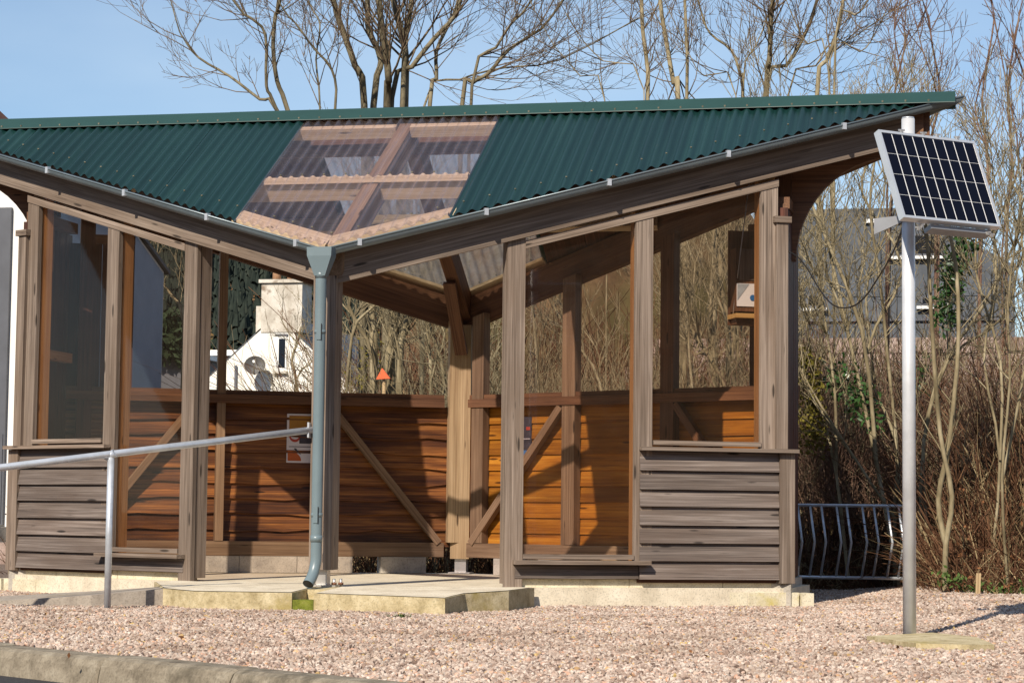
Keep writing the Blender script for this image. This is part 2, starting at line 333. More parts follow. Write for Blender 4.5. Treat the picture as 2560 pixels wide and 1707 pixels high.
class MB:
    def __init__(s): s.v = []; s.f = []
    def quad(s, *p):
        n = len(s.v); s.v += [tuple(q) for q in p]; s.f.append(tuple(range(n, n+len(p))))
    def box(s, x0, x1, y0, y1, z0, z1):
        n = len(s.v); s.v += [(x0, y0, z0), (x1, y0, z0), (x1, y1, z0), (x0, y1, z0), (x0, y0, z1), (x1, y0, z1), (x1, y1, z1), (x0, y1, z1)]
        s.f += [tuple(n+i for i in q) for q in HEXF]
    def hexa(s, p):
        n = len(s.v); s.v += [tuple(q) for q in p]; s.f += [tuple(n+i for i in q) for q in HEXF]
    def tube(s, pts, rad, sides=8, cap=True):
        pts = [Vector(p) for p in pts]; N = len(pts)
        if not hasattr(rad, '__len__'): rad = [rad]*N
        n0 = len(s.v); prev = None
        for i, p in enumerate(pts):
            d = (pts[min(i+1, N-1)]-pts[max(i-1, 0)])
            if d.length < 1e-9: d = Vector((0, 0, 1))
            d.normalize()
            if prev is None:
                a = Vector((1, 0, 0)) if abs(d.x) < .8 else Vector((0, 1, 0)); u = d.cross(a).normalized()
            else:
                u = prev-d*prev.dot(d); u.normalize()
            v = d.cross(u); prev = u
            for k in range(sides):
                q = p+(u*math.cos(2*math.pi*k/sides)+v*math.sin(2*math.pi*k/sides))*rad[i]; s.v.append((q.x, q.y, q.z))
        for i in range(N-1):
            for k in range(sides):
                k2 = (k+1) % sides; a = n0+i*sides
                s.f.append((a+k, a+k2, a+sides+k2, a+sides+k))
        if cap:
            s.f.append(tuple(n0+k for k in reversed(range(sides)))); s.f.append(tuple(n0+(N-1)*sides+k for k in range(sides)))
    def build(s, name, mat, parent=None, smooth=False, origin=(0, 0, 0), axis=None):
        return obj(name, s.v, s.f, mat, parent, smooth, origin, axis)
def tube(name, pts, rad, mat, parent=None, sides=14, cap=True):
    m = MB(); m.tube(pts, rad, sides, cap); o = m.build(name, mat, parent, True, pts[0])
    for p in o.data.polygons:
        if len(p.vertices) > 4: p.use_smooth = False
    return o
def prism(name, poly, z0, z1, mat, parent=None):
    n = len(poly); v = [(x, y, z0) for x, y in poly]
    v += [(x, y, z1(x, y) if callable(z1) else z1) for x, y in poly]
    f = [tuple(reversed(range(n))), tuple(range(n, 2*n))]+[(i, (i+1) % n, n+(i+1) % n, n+i) for i in range(n)]
    return obj(name, v, f, mat, parent)

# ------------------------------------------------------------------ plan of the shelter
AN = 0.4625; CA, SA = math.cos(AN), math.sin(AN); D = 3.616
HR, SL = 3.307, 0.6257                                  # ridge height of the sheets, slope
def zroof(y): return HR-SL*abs(D/2-y)
WALLS = {'FR': ((0, 0), (CA, SA), (SA, -CA)), 'FL': ((0, 0), (-CA, SA), (-SA, -CA)),
         'LB': ((0, D), (-CA, -SA), (-SA, CA)), 'RB': ((0, D), (CA, -SA), (SA, CA))}
def wp(wl, t, n, z):
    o, u, m = WALLS[wl]; return Vector((o[0]+t*u[0]+n*m[0], o[1]+t*u[1]+n*m[1], z))
SHIFT = {'FR': -.055, 'FL': -.055, 'LB': 0, 'RB': 0}
def ws(wl, t, n, z): return wp(wl, t+({'FR': .034, 'FL': .042}.get(wl, 0)), n+SHIFT[wl], z)
def wz(wl, t, n): return zroof(wp(wl, t, n, 0).y)
def onwall(wl, px, py, n):
    o, u, m = WALLS[wl]; return atp(px, py, Vector((o[0]+n*m[0], o[1]+n*m[1], 0)), Vector((m[0], m[1], 0)))
def wt(wl, P): o, u, m = WALLS[wl]; return (P.x-o[0])*u[0]+(P.y-o[1])*u[1]
def wbox(name, wl, t0, t1, n0, n1, z0, z1, mat, parent, axis=None):
    """box on a wall; z may be a number or a function of t"""
    f0 = z0 if callable(z0) else (lambda t: z0); f1 = z1 if callable(z1) else (lambda t: z1)
    p = [ws(wl, t0, n0, f0(t0)), ws(wl, t1, n0, f0(t1)), ws(wl, t1, n1, f0(t1)), ws(wl, t0, n1, f0(t0)),
         ws(wl, t0, n0, f1(t0)), ws(wl, t1, n0, f1(t1)), ws(wl, t1, n1, f1(t1)), ws(wl, t0, n1, f1(t0))]
    return hexa(name, p, mat, parent, axis)

# ------------------------------------------------------------------ setting: ground, road, kerb, floor
big = MB()
for i in range(-12, 13):
    for j in range(-3, 25):
        s = 80; big.quad((i*s, j*s, -.30), ((i+1)*s, j*s, -.30), ((i+1)*s, (j+1)*s, -.30), (i*s, (j+1)*s, -.30))
tag(big.build('ground', 'soil'), kind='structure')

KA, KB = atz(0, 1608, -.15), atz(900, 1695, -.15); KD = (KB-KA); KD.z = 0; KD.normalize(); KN = Vector((KD.y, -KD.x, 0))  # KN towards the road
def kp(s, n, z): p = KA+KD*s+KN*n; return (p.x, p.y, z)
tag(obj('road', [kp(-40, .13, -.272), kp(60, .13, -.272), kp(60, 30, -.272), kp(-40, 30, -.272)], [(0, 3, 2, 1)] if KN.cross(KD).z > 0 else [(0, 1, 2, 3)], 'asphalt'), kind='structure')
def gz(x, y):
    z = -.128 + .012*noise.noise(Vector((x*1.1, y*1.1, 3))) + .006*noise.noise(Vector((x*3.1, y*3.1, 8)))
    d = (Vector((x, y, 0))-Vector((KA.x, KA.y, 0))).dot(KN)
    if d > -1.2: z += -.03*(1-max(0, -d)/1.2)
    if x > 2.9 and y > -2.2:
        u = min(1, max(0, (y+2.2)/4.2)); u = u*u*(3-2*u); z += .075*u*min(1, (x-2.9)/.8)
    return z
bed = MB(); NX, NY = 110, 90
def bedpt(i, j):
    s = -14+i*30/NX; n = -.01-j*11.5/NY
    p = KA+KD*s+KN*n
    return (p.x, p.y, gz(p.x, p.y))
bed.v = [bedpt(i, j) for j in range(NY+1) for i in range(NX+1)]
bed.f = [(j*(NX+1)+i, (j+1)*(NX+1)+i, (j+1)*(NX+1)+i+1, j*(NX+1)+i+1) for j in range(NY) for i in range(NX)]
o = bed.build('gravel_bed', 'gravel_bed', smooth=True); tag(o, kind='structure')

# pebbles, scattered on the part of the bed that the light and the eye reach
pm = MB(); GX, GY = 60, 60
corners = [(-3.6, -2.4), (-3.0, -3.2), (2.9, -7.6), (6.6, -5.0), (6.6, 6.2), (1.6, 6.2), (-5.6, 2.2)]
def inside(x, y, poly):
    c = False; n = len(poly)
    for i in range(n):
        (x1, y1), (x2, y2) = poly[i], poly[(i+1) % n]
        if (y1 > y) != (y2 > y) and x < (x2-x1)*(y-y1)/(y2-y1)+x1: c = not c
    return c
inner = [(-1.5, .75), (0, .05), (1.1, .6), (2.7, 1.5), (2.7, 4.6), (-2.7, 4.6), (-2.7, 1.5)]
st = .2
for i in range(-70, 90):
    for j in range(0, 62):
        n_ = -.035-j*st; s_ = i*st
        c_ = KA+KD*(s_+st/2)+KN*(n_-st/2)
        if not inside(c_.x, c_.y, corners) or inside(c_.x, c_.y, inner): continue
        q4 = [KA+KD*s_+KN*n_, KA+KD*(s_+st)+KN*n_, KA+KD*(s_+st)+KN*(n_-st), KA+KD*s_+KN*(n_-st)]
        pm.quad(*[(p_.x, p_.y, gz(p_.x, p_.y)+.002) for p_ in q4])
gp = pm.build('gravel', 'pebble'); tag(gp, 'pinkish gravel covering the ground round the shelter', 'gravel', kind='stuff')
ng = bpy.data.node_groups.new('pebbles', 'GeometryNodeTree')
ng.interface.new_socket('Geometry', in_out='INPUT', socket_type='NodeSocketGeometry'); ng.interface.new_socket('Geometry', in_out='OUTPUT', socket_type='NodeSocketGeometry')
gi = ng.nodes.new('NodeGroupInput'); go = ng.nodes.new('NodeGroupOutput')
dp = ng.nodes.new('GeometryNodeDistributePointsOnFaces'); dp.inputs['Density'].default_value = 2500
ico = ng.nodes.new('GeometryNodeMeshIcoSphere'); ico.inputs['Radius'].default_value = .0118; ico.inputs['Subdivisions'].default_value = 1
sp = ng.nodes.new('GeometryNodeSetPosition'); tn = ng.nodes.new('ShaderNodeTexNoise'); tn.inputs['Scale'].default_value = 90
vsub = ng.nodes.new('ShaderNodeVectorMath'); vsub.operation = 'SUBTRACT'; vsub.inputs[1].default_value = (.5, .5, .5)
vm = ng.nodes.new('ShaderNodeVectorMath'); vm.operation = 'SCALE'; vm.inputs['Scale'].default_value = .013
smt = ng.nodes.new('GeometryNodeSetMaterial'); smt.inputs['Material'].default_value = MATS['pebble']
ip = ng.nodes.new('GeometryNodeInstanceOnPoints')
rr = ng.nodes.new('FunctionNodeRandomValue'); rr.data_type = 'FLOAT_VECTOR'; rr.inputs[1].default_value = (6.28, 6.28, 6.28)
rs = ng.nodes.new('FunctionNodeRandomValue'); rs.data_type = 'FLOAT_VECTOR'; rs.inputs[0].default_value = (.55, .5, .4); rs.inputs[1].default_value = (1.7, 1.45, .95); rs.inputs['Seed'].default_value = 4
GL = ng.links.new
GL(gi.outputs[0], dp.inputs['Mesh']); GL(dp.outputs['Points'], ip.inputs['Points']); GL(ico.outputs[0], sp.inputs['Geometry'])
GL(tn.outputs['Color'], vsub.inputs[0]); GL(vsub.outputs[0], vm.inputs[0]); GL(vm.outputs[0], sp.inputs['Offset']); GL(sp.outputs[0], smt.inputs['Geometry']); GL(smt.outputs[0], ip.inputs['Instance'])
GL(rr.outputs[0], ip.inputs['Rotation']); GL(rs.outputs[0], ip.inputs['Scale'])
GL(ip.outputs[0], go.inputs[0])
md = gp.modifiers.new('pebbles', 'NODES'); md.node_group = ng

# kerb stones
kroot = tag(empty('kerb', kp(0, 0, -.27)), kind='structure')
js = (Vector(atz(270, 1640, -.15))-KA).dot(KD)
for k in range(-4, 12):
    s0 = js+k*.915+.005; s1 = s0+.905; dz = random.uniform(-.006, .006)
    prof = [(-.02, -.30), (-.02, -.148), (.085, -.15), (.112, -.162), (.128, -.19), (.15, -.30)]
    v = []; n = len(prof)
    cuts = [s0, s0+.012, s1-.012, s1]
    for ci, s in enumerate(cuts):
        sh = .008 if ci in (0, 3) else 0
        for (a, z) in prof: v.append(kp(s, a-(sh if a > .05 else 0), z+dz-(sh*.7 if z > -.29 else 0)))
    f = [tuple(range(n)), tuple(reversed(range(3*n, 4*n)))]
    for c in range(3):
        for i in range(n): f.append((c*n+i, (c+1)*n+i, (c+1)*n+(i+1) % n, c*n+(i+1) % n))
    obj('kerb_stone', v, f, 'kerb_concrete', kroot)

# concrete floor: flat inside, falling gently to the front edge of the step
def fz(x, y): return min(0.0, .04*y)
froot = tag(empty('pavement', (0, 0, -.2)), kind='structure')
P1, P2, P3, P4 = (-.905, -.385), (-.64, -.56), (-.035, -.52), (-.035, -.235)
poly_l = [P1, P2, P3, P4, (-.035, .02), (-1.2, .62), (-1.25, .35)]
poly_r = [(.105, -.235), (.108, -.54), (.955, -.707), (.985, -.335), (1.19, -.05), (1.22, .57), (.105, .02)]
prism('floor_slab', poly_l, -.22, fz, 'slab_edge', froot)
prism('floor_slab', poly_r, -.22, fz, 'slab_edge', froot)
prism('floor_slab', [(-.031, -.225), (.101, -.225), (.101, .04), (-.031, .04)], -.22, fz, 'slab_edge', froot)
inn = [wp('FL', 1.2, -.02, 0), wp('FL', 3.12, -.06, 0), wp('LB', 3.12, .06, 0), wp('LB', 0, .12, 0), wp('RB', 0, .12, 0), wp('RB', 3.12, .06, 0), wp('FR', 3.12, -.06, 0), wp('FR', 1.2, -.02, 0), Vector((.0, .02, 0))]
prism('floor_slab', [(p.x, p.y) for p in reversed(inn)], -.22, -.0015, 'slab_concrete', froot)
# smooth-trowelled tops
def top(poly): return obj('slab_top', [(x, y, fz(x, y)+.004) for x, y in poly], [tuple(range(len(poly)))], 'slab_concrete', froot)
def inset(poly, d=.012):
    cx = sum(p[0] for p in poly)/len(poly); cy = sum(p[1] for p in poly)/len(poly); out = []
    for x, y in poly:
        l = math.hypot(x-cx, y-cy); out.append((x-(x-cx)/l*d, y-(y-cy)/l*d))
    return out
top(inset(poly_l)); top(inset(poly_r)); 
prism('drain_block', [(-.032, -.515), (.105, -.535), (.101, -.40), (-.031, -.40)], -.2, -.062, 'moss_block', froot)
prism('drain_block', [(-.031, -.398), (.101, -.398), (.101, -.23), (-.031, -.23)], -.2, -.075, 'slab_edge', froot)
# ramp to the left
RA = [at(372, 1462, -.30), at(0, 1487, -.42), at(-420, 1520, -.6)]
ramp_b = [(-.93, -.05, -.006), (-1.55, .02, -.055), (-2.2, .05, -.10), (-4.0, .1, -.135)]
ramp_f = [(-.90, -.385, -.016), (-1.28, -.60, -.055), (-1.86, -.66, -.098), (-4.0, -.75, -.14)]
v = []; f = []
for q in range(4): v += [ramp_b[q], ramp_f[q], (ramp_f[q][0], ramp_f[q][1], -.3), (ramp_b[q][0], ramp_b[q][1], -.3)]
for q in range(3):
    a = q*4; b_ = a+4
    f += [(a, a+1, b_+1, b_), (a+1, a+2, b_+2, b_+1), (a+3, a, b_, b_+3)]
tag(obj('ramp', v, f, 'ramp_concrete'), kind='structure')
# pale lath left lying along the step
a, b_ = atz(212, 1503, -.10), atz(600, 1511, -.118)
tag(bar('timber_lath', a+Vector((0, -.02, .028)), b_+Vector((0, -.05, .02)), (0, 1, 0), .035, (0, 0, 1), .022, 'new_lath'), 'thin pale timber lath lying on the gravel along the concrete step', 'lath')

# ------------------------------------------------------------------ shelter
S = thing('timber_shelter', 'weathered timber shelter with glazed sides under a green corrugated roof', 'shelter')
BB = .308                                               # underside of the eave beams below the sheets
def tip(n): return (D/2+n*CA)/SA
for wl in ('FR', 'FL', 'LB', 'RB'):
    front = wl[0] == 'F'; n0, n1 = (-.10, -.025) if front else (-.045, .03); BBw = BB if front else .278
    cut = .035
    ta0, ta1 = -n0*SA/CA, -n1*SA/CA
    tb0, tb1 = tip(n0)-cut, tip(n1)-cut
    def q(t, n, dz): return wp(wl, t, n, wz(wl, t, n1)-dz)
    p = [q(ta0, n0, BBw), q(tb0, n0, BBw), q(tb1, n1, BBw), q(ta1, n1, BBw), q(ta0, n0, .035), q(tb0, n0, .035), q(tb1, n1, .035), q(ta1, n1, .035)]
    hexa('eave_beam', p, 'grey_wood' if front else 'dark_beam', S, axis=p[1]-p[0])
    if front:   # inner half of the beam is unweathered
        p = [q(ta0+.01, n0-.062, BB-.004), q(tb0, n0-.062, BB-.004), q(tb0, n0-.003, BB-.004), q(ta0+.01, n0-.003, BB-.004),
             q(ta0+.01, n0-.062, .05), q(tb0, n0-.062, .05), q(tb0, n0-.003, .05), q(ta0+.01, n0-.003, .05)]
        hexa('inner_beam', p, 'dark_beam', S, axis=p[1]-p[0])
# front corner post and rear corner post
box('corner_post', -.104, .043, .022, .168, .105, 2.02, 'grey_wood', S)
sh = MB(); sh.box(-.065, .005, .06, .13, .012, .11); sh.box(-.125, .075, .01, .16, .0, .012)
bp = sh.build('post_shoe', 'bolt_steel', S)
for x, y in ((-.115, .03), (.06, .03), (.095, .06)):
    tube('bolt', [(x, y, .0), (x, y, .052)], .009, 'bolt_steel', bp, 8); tube('bolt_nut', [(x, y, .014), (x, y, .028)], .017, 'rust', bp, 6)
box('corner_post', -.05, .098, D-.13, D+.01, .115, 1.93, 'pale_timber', S)
sh = MB(); sh.box(-.02, .07, D-.1, D-.03, .012, .118); sh.box(-.06, .11, D-.15, D+.0, .003, .012); sh.build('post_shoe', 'bolt_steel', S)
bar('strut', (.03, D-.17, 1.70), (.012, D-.52, 2.22), (1, 0, 0), .095, (0, .8, .6), .035, 'dark_beam', S)
# rafters on the centre line, ridge and purlins
for s in (1, -1):
    y0 = D/2+s*.03; y1 = D/2-s*(-1)*(D/2+.05) if False else (D/2+s*(D/2-.02))
    a = Vector((.03, y0, zroof(y0)-.145)); b_ = Vector((.03, y1, zroof(y1)-.145))
    bar('rafter', a, b_, (1, 0, 0), .10, (0, 0, 1), .20, 'dark_beam' if s > 0 else 'aged_inner', S)
    for yy, nm in ((.845, 'purlin'), (1.62, 'purlin')):
        y = yy if s < 0 else D-yy
        X = (yy)/math.tan(AN)-.02
        if yy == .31: X = .50
        zt = zroof(y)-.016
        for xa, xb in ((-X, -.022), (.082, X)):
            hgt = .15 if yy != 1.62 else .08; nn_ = Vector((0, s*SL, 1)).normalized()
            bar('purlin', Vector((xa, y, zt))-nn_*hgt/2, Vector((xb, y, zt))-nn_*hgt/2, (0, 1, -s*SL), .06, nn_, hgt, 'purlin_wood', S)
bar('ridge_beam', (-3.62, D/2, HR-.18), (3.62, D/2, HR-.18), (0, 1, 0), .055, (0, 0, 1), .26, 'dark_beam', S)
# timber battens directly under the sheets along the skylight eaves
for wl in ('FR', 'FL', 'LB', 'RB'):
    def q(t, n, dz): return wp(wl, t, n, wz(wl, t, n)-dz)
    p = [q(.02, -.05, .034), q(.82, -.05, .034), q(.82, .06, .034), q(-.02, .06, .034), q(.02, -.05, .011), q(.82, -.05, .011), q(.82, .06, .011), q(-.02, .06, .011)]
    hexa('eave_batten', p, 'purlin_wood', S, axis=p[1]-p[0])
# curved brackets that carry the ridge beyond the end walls
for s in (1, -1):
    pts = []
    for k in range(13):
        u = k/12; a = u*math.pi/2
        pts.append((2.745+.02+.66*(1-math.cos(a))*1.0+.0, 2.20+.70*math.sin(a)))
    top_ = [(3.55, 2.98), (3.55, 3.10), (2.67, 3.10), (2.67, 2.20)]
    prof = pts+[(3.50, 2.93)]+top_
    prof = [(max(2.67, x), z) for x, z in prof]
    n = len(prof); v = [(s*x, D/2-.03, z) for x, z in prof]+[(s*x, D/2+.03, z) for x, z in prof]
    fr_ = list(range(n)); bk = list(range(n, 2*n))
    f = [tuple(fr_), tuple(reversed(bk))]+[(i, n+i, n+(i+1) % n, (i+1) % n) for i in range(n)]
    if s < 0: f = [tuple(reversed(q_)) for q_ in f]
    obj('curved_bracket', v, f, 'dark_beam', S)

# glazed side walls, mirrored left and right
for wl in ('FR', 'FL'):
    head = lambda t, wl=wl: wz(wl, t, -.025)-BB
    ht = lambda t: head(t)-.012; hb = lambda t: head(t)-.062
    up = lambda t: head(t)+.06
    pA, pB = (1.135, 1.255) if wl == 'FR' else (1.215, 1.335)
    # outer trims
    wbox('post', wl, pA, pB, -.034, 0, .0, up, 'grey_wood', S, (0, 0, 1))
    wbox('post', wl, 1.998, 2.118, -.034, 0, .17, ht, 'grey_wood', S, (0, 0, 1))
    wbox('post', wl, 2.866, 2.986, -.034, 0, .90, ht, 'grey_wood', S, (0, 0, 1))
    wbox('head_rail', wl, pB, 2.99, -.03, .006, hb, ht, 'grey_wood', S)
    wbox('post_foot', wl, pA+.01, pA+.065, -.06, -.036, -.12, .20, 'grey_wood', S, (0, 0, 1))
    # studs behind the panes
    wbox('stud', wl, pA+.005, pB-.007, -.140, -.045, .02, up, 'grey_wood', S, (0, 0, 1))
    wbox('stud', wl, 2.006, 2.118, -.140, -.045, .10, up, 'inner_wood', S, (0, 0, 1))
    wbox('stud', wl, 2.872, 2.98, -.140, -.045, .10, up, 'inner_wood', S, (0, 0, 1))
    wbox('inner_rail', wl, pB-.007, 2.006, -.135, -.05, .10, .165, 'inner_wood', S)
    wbox('inner_rail', wl, 2.118, 2.872, -.135, -.05, .82, .89, 'inner_wood', S)
    # panes
    for ta, tb, zb in ((pB-.004, 2.002, .20), (2.121, 2.870, .94)):
        wbox('pane', wl, ta, tb, -.0425, -.0375, zb-.02, lambda t: head(t)+.0, 'pane_glass', S)
    # sills and beads
    wbox('bead', wl, pB+.002, 1.996, -.03, .010, .180, .210, 'grey_wood', S)
    wbox('sill', wl, pA+.055, 2.095, -.05, .075, .146, .172, 'grey_wood', S)
    wbox('bead', wl, 2.127, 2.868, -.03, .010, .922, .952, 'grey_wood', S)
    wbox('sill', wl, 2.03, 3.115, -.06, .065, .884, .908, 'grey_wood', S)
    # end posts with caps
    wbox('end_post', wl, 2.966, 3.048, -.06, .028, .91, 2.41, 'grey_wood', S, (0, 0, 1))
    wbox('post_cap', wl, 2.95, 3.068, -.075, .042, 2.41, 2.452, 'grey_wood', S)
    wbox('end_post', wl, 2.995, 3.10, -.06, .024, .03, .882, 'grey_wood', S, (0, 0, 1))
    # feather-edged boards
    nb = 7; z0 = .052; z1 = .872; pit = (z1-z0)/nb
    for k in range(nb):
        za = z0+k*pit; zb = za+pit+.012; j = random.uniform(-.003, .003)
        p = [ws(wl, 2.035, -.02, za+j), ws(wl, 2.993, -.02, za+j), ws(wl, 2.993, .020, za+j), ws(wl, 2.035, .020, za+j),
             ws(wl, 2.035, -.02, zb), ws(wl, 2.993, -.02, zb), ws(wl, 2.993, -.008, zb), ws(wl, 2.035, -.008, zb)]
        hexa('board', p, 'grey_cladding', S, axis=p[1]-p[0])
    wbox('board', wl, pA+.07, 2.03, -.03, .004, .056, .140, 'grey_cladding', S)
    wbox('backing_sheet', wl, 2.03, 2.99, -.045, -.022, .03, .88, 'soffit_wood', S)
    # plinth blocks
    ups = [pA+.07, 1.98, 2.62, 3.07]
    for a, b_ in zip(ups, ups[1:]): wbox('plinth_block', wl, a+.003, b_-.003, -.13, -.040, -.028, .052, 'block_cream', S)
    los = [pA+.035, 1.70, 2.24, 2.78, 3.14]
    for a, b_ in zip(los, los[1:]): wbox('plinth_block', wl, a+.004, b_-.004, -.14, .004, -.20, -.030, 'block_cream', S)
    wbox('mortar_core', wl, pA+.055, 3.12, -.125, -.006, -.2, -.033, 'block_cream', S); wbox('mortar_core', wl, pA+.08, 3.05, -.12, -.047, -.03, .048, 'block_cream', S)
    wbox('plinth_block', wl, 3.15, 3.235, -.12, .018, -.22, -.034, 'block_cream', S)
# rear walls
def rear(wl, mat):
    head = lambda t: wz(wl, t, 0)-.248
    wbox('sole_plate', wl, .16, 3.06, -.12, .0, .128, .238, 'aged_inner', S)
    wbox('rail', wl, .17, 3.06, -.135, .02, 1.282, 1.345, 'dark_beam', S)
    wbox('rail_cap', wl, .17, 3.06, -.115, .03, 1.347, 1.380, 'dark_beam', S)
    nb = 9; z0, z1 = .20, 1.275; pit = (z1-z0)/nb
    for k in range(nb):
        za = z0+k*pit; zb = za+pit+.014
        if wl == 'LB':      # waney-edged boards: the lower edge wanders
            ts = [.10+i*.185 for i in range(17)]
            lo = [za+random.uniform(-.014, .014) for _ in ts]
            v = []; n = len(ts)
            for t_, zl in zip(ts, lo): v += [wp(wl, t_, -.056, zl), wp(wl, t_, -.018, zl), wp(wl, t_, -.024, zb), wp(wl, t_, -.032, zb)]
            f = [(0, 1, 2, 3), tuple(reversed(range(4*n-4, 4*n)))]
            for i in range(n-1):
                a = i*4; b_ = a+4
                for j in range(4): f.append((a+j, b_+j, b_+(j+1) % 4, a+(j+1) % 4))
            obj('board', v, [tuple(reversed(q_)) for q_ in f], mat, S, axis=wp(wl, 1, 0, 0)-wp(wl, 0, 0, 0))
        else:
            p = [wp(wl, .12, -.046, za), wp(wl, 3.06, -.046, za), wp(wl, 3.06, -.018, za), wp(wl, .12, -.018, za),
                 wp(wl, .12, -.030, zb), wp(wl, 3.06, -.030, zb), wp(wl, 3.06, -.022, zb), wp(wl, .12, -.022, zb)]
            hexa('board', p, mat, S, axis=p[1]-p[0])
    wbox('backing_sheet', wl, .12, 3.06, -.012, .0, .15, 1.28, 'soffit_wood', S)
    for ta, tb, m_ in (((.20, .315, 'aged_inner') if wl == 'RB' else (.04, .13, 'pale_timber')), (1.08, 1.20, 'aged_inner'), ((1.975, 2.09, 'dark_beam') if wl == 'RB' else (1.868, 1.932, 'aged_inner')), (2.87, 2.98, 'end_boards')):
        wbox('stud', wl, ta, tb, -.125, -.048, .24, head, m_, S, (0, 0, 1))
    # diagonal braces
    for ta, za, tb, zb, m_ in ((1.06, 1.27, .20, .235, 'aged_inner'), (2.10, 1.27, 2.86, .30, 'aged_inner' if wl == 'LB' else 'dark_beam')):
        a = wp(wl, ta, -.1, za); b_ = wp(wl, tb, -.1, zb); nn = WALLS[wl][2]
        d = (b_-a).normalized(); pr = d.cross(Vector((nn[0], nn[1], 0)))
        bar('brace', a, b_, (nn[0], nn[1], 0), .06, pr, .055, m_, S)
    tq = 2.69 if wl == 'RB' else 2.57
    for k in range(3 if wl == 'RB' else 4):
        wbox('upright_board', wl, tq+k*.122, tq+k*.122+.118, -.046, -.022, 1.384, 2.46, 'end_boards', S, (0, 0, 1))
    wbox('top_plate', wl, tq, 2.93, -.07, -.004, 2.462, 2.53, 'dark_beam', S)
    for k, (a, b_) in enumerate(((.44, .63), (.87, 1.30), (1.304, 1.74), (1.744, 2.18), (2.184, 2.62), (2.624, 3.06)) if wl == 'RB' else ((.30, .655), (.875, 1.30), (1.304, 1.74), (1.744, 2.18), (2.184, 2.62), (2.624, 3.06))):
        wbox('plinth_block', wl, a, b_, -.13, .02, .003, .126, 'plinth_grey', S)
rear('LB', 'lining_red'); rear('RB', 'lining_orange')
# end walls with upright boards
for s in (-1, 1):
    x = 2.735; ya, yb = 1.45, D-1.36
    n = 7; pit = (yb-ya)/n
    for k in range(n):
        y0 = ya+k*pit+.002; y1 = y0+pit-.004; zt = 2.52
        xo = random.uniform(-.002, .002)
        box('board', *sorted((s*(x-.022+xo), s*(x+.004+xo))), y0, y1, .06, zt, 'end_boards', S)
    box('cross_rail', *sorted((s*(x-.09), s*(x-.026))), ya+.1, yb-.1, 1.55, 1.62, 'inner_wood', S)
    box('top_rail', *sorted((s*(x-.09), s*(x+.01))), ya+.06, yb-.06, 2.522, 2.60, 'dark_beam', S)
    box('end_stud', *sorted((s*(x-.1), s*(x))), D/2-.05, D/2+.05, 2.602, HR-.31, 'dark_beam', S)
    box('end_stud', *sorted((s*(x-.07), s*(x-.024))), ya+.0, ya+.05, .06, 2.52, 'end_boards', S)
    box('plinth_block', *sorted((s*(x-.1), s*(x+.03))), ya-.03, yb+.03, -.2, .055, 'plinth_grey', S)

# roof sheets
PITCH = .0762; AMP = .0118; EN = .085
def ye(x): return abs(x)*math.tan(AN)-EN/CA
XT = (D/2+EN/CA)/math.tan(AN)-.004
def sheet(name, xa, xb, back, mat, dz=0):
    v = []; n = max(2, int(round((xb-xa)/(PITCH/8)))); rows = 2
    for i in range(n+1):
        x = xa+(xb-xa)*i/n; y0 = min(ye(x), D/2-.001); zc = AMP*math.cos(2*math.pi*x/PITCH)+dz
        for y in (y0, D/2-.004):
            yy = D-y if back else y
            v.append((x, yy, zroof(y)+zc))
    f = []
    for i in range(n):
        a = i*2; f.append((a, a+2, a+3, a+1) if not back else (a, a+1, a+3, a+2))
    return obj(name, v, f, mat, S, smooth=True, origin=((xa+xb)/2, D/2, HR))
edges_r = [.704, 1.39, 2.076, 2.762, 3.448, XT]; edges_l = [-.722]+[-.722-.686*k for k in range(1, 5)]+[-XT]
for back in (False, True):
    for k, (a, b_) in enumerate(zip(edges_r, edges_r[1:])): sheet('roof_sheet', a-(.012 if k else 0), b_, back, 'green_steel', .0022*(k % 2))
    for k, (a, b_) in enumerate(zip(edges_l, edges_l[1:])): sheet('roof_sheet', b_, a+(.012 if k else 0), back, 'green_steel', .0022*(k % 2))
    cm = 'milky_sheet' if back else 'clear_sheet'; sheet('clear_roof_sheet', -.730, -.006, back, cm, .0015); sheet('clear_roof_sheet', -.006, .712, back, cm, .003)
    # boarded lining under the steel
    for xa, xb in ((.75, XT-.05), (-.77, -XT+.05)):
        n = 9
        for k in range(n):
            x0 = xa+(xb-xa)*k/n; x1 = xa+(xb-xa)*(k+1)/n-(.006 if xb > xa else -.006)
            q4 = []
            for dz in (.045, .028):
                for x, hi in ((x0, 0), (x1, 0), (x1, 1), (x0, 1)):
                    y = (D/2-.03) if hi else min(ye(x)+.10, D/2-.035)
                    yy = D-y if back else y
                    q4.append(Vector((x, yy, zroof(y)-dz)))
            hexa('soffit_board', q4, 'soffit_wood', S, axis=q4[3]-q4[0])
# scalloped filler strips under the clear sheets
for back in (False, True):
    for row in ('purlin', 'eave_r', 'eave_l'):
        m_ = MB(); xa, xb = {'purlin': (-.715, .695), 'eave_r': (.02, .695), 'eave_l': (-.715, -.02)}[row]; n = int((xb-xa)/(PITCH/6))
        for i in range(n+1):
            x = xa+(xb-xa)*i/n; y = .812 if row == 'purlin' else ye(x)+.03; yy = D-y if back else y
            zt_ = zroof(y)+AMP*math.cos(2*math.pi*x/PITCH)-.0025
            dy = .03*(-1 if back else 1)
            m_.v += [(x, yy, zroof(y)-.034), (x, yy, zt_), (x, yy+dy, zt_+SL*.03), (x, yy+dy, zroof(y)-.02)]
        for i in range(n):
            a = i*4
            for q_ in range(4): m_.f.append((a+q_, a+4+q_, a+4+(q_+1) % 4, a+(q_+1) % 4))
        m_.build('filler_strip', 'purlin_wood', S)
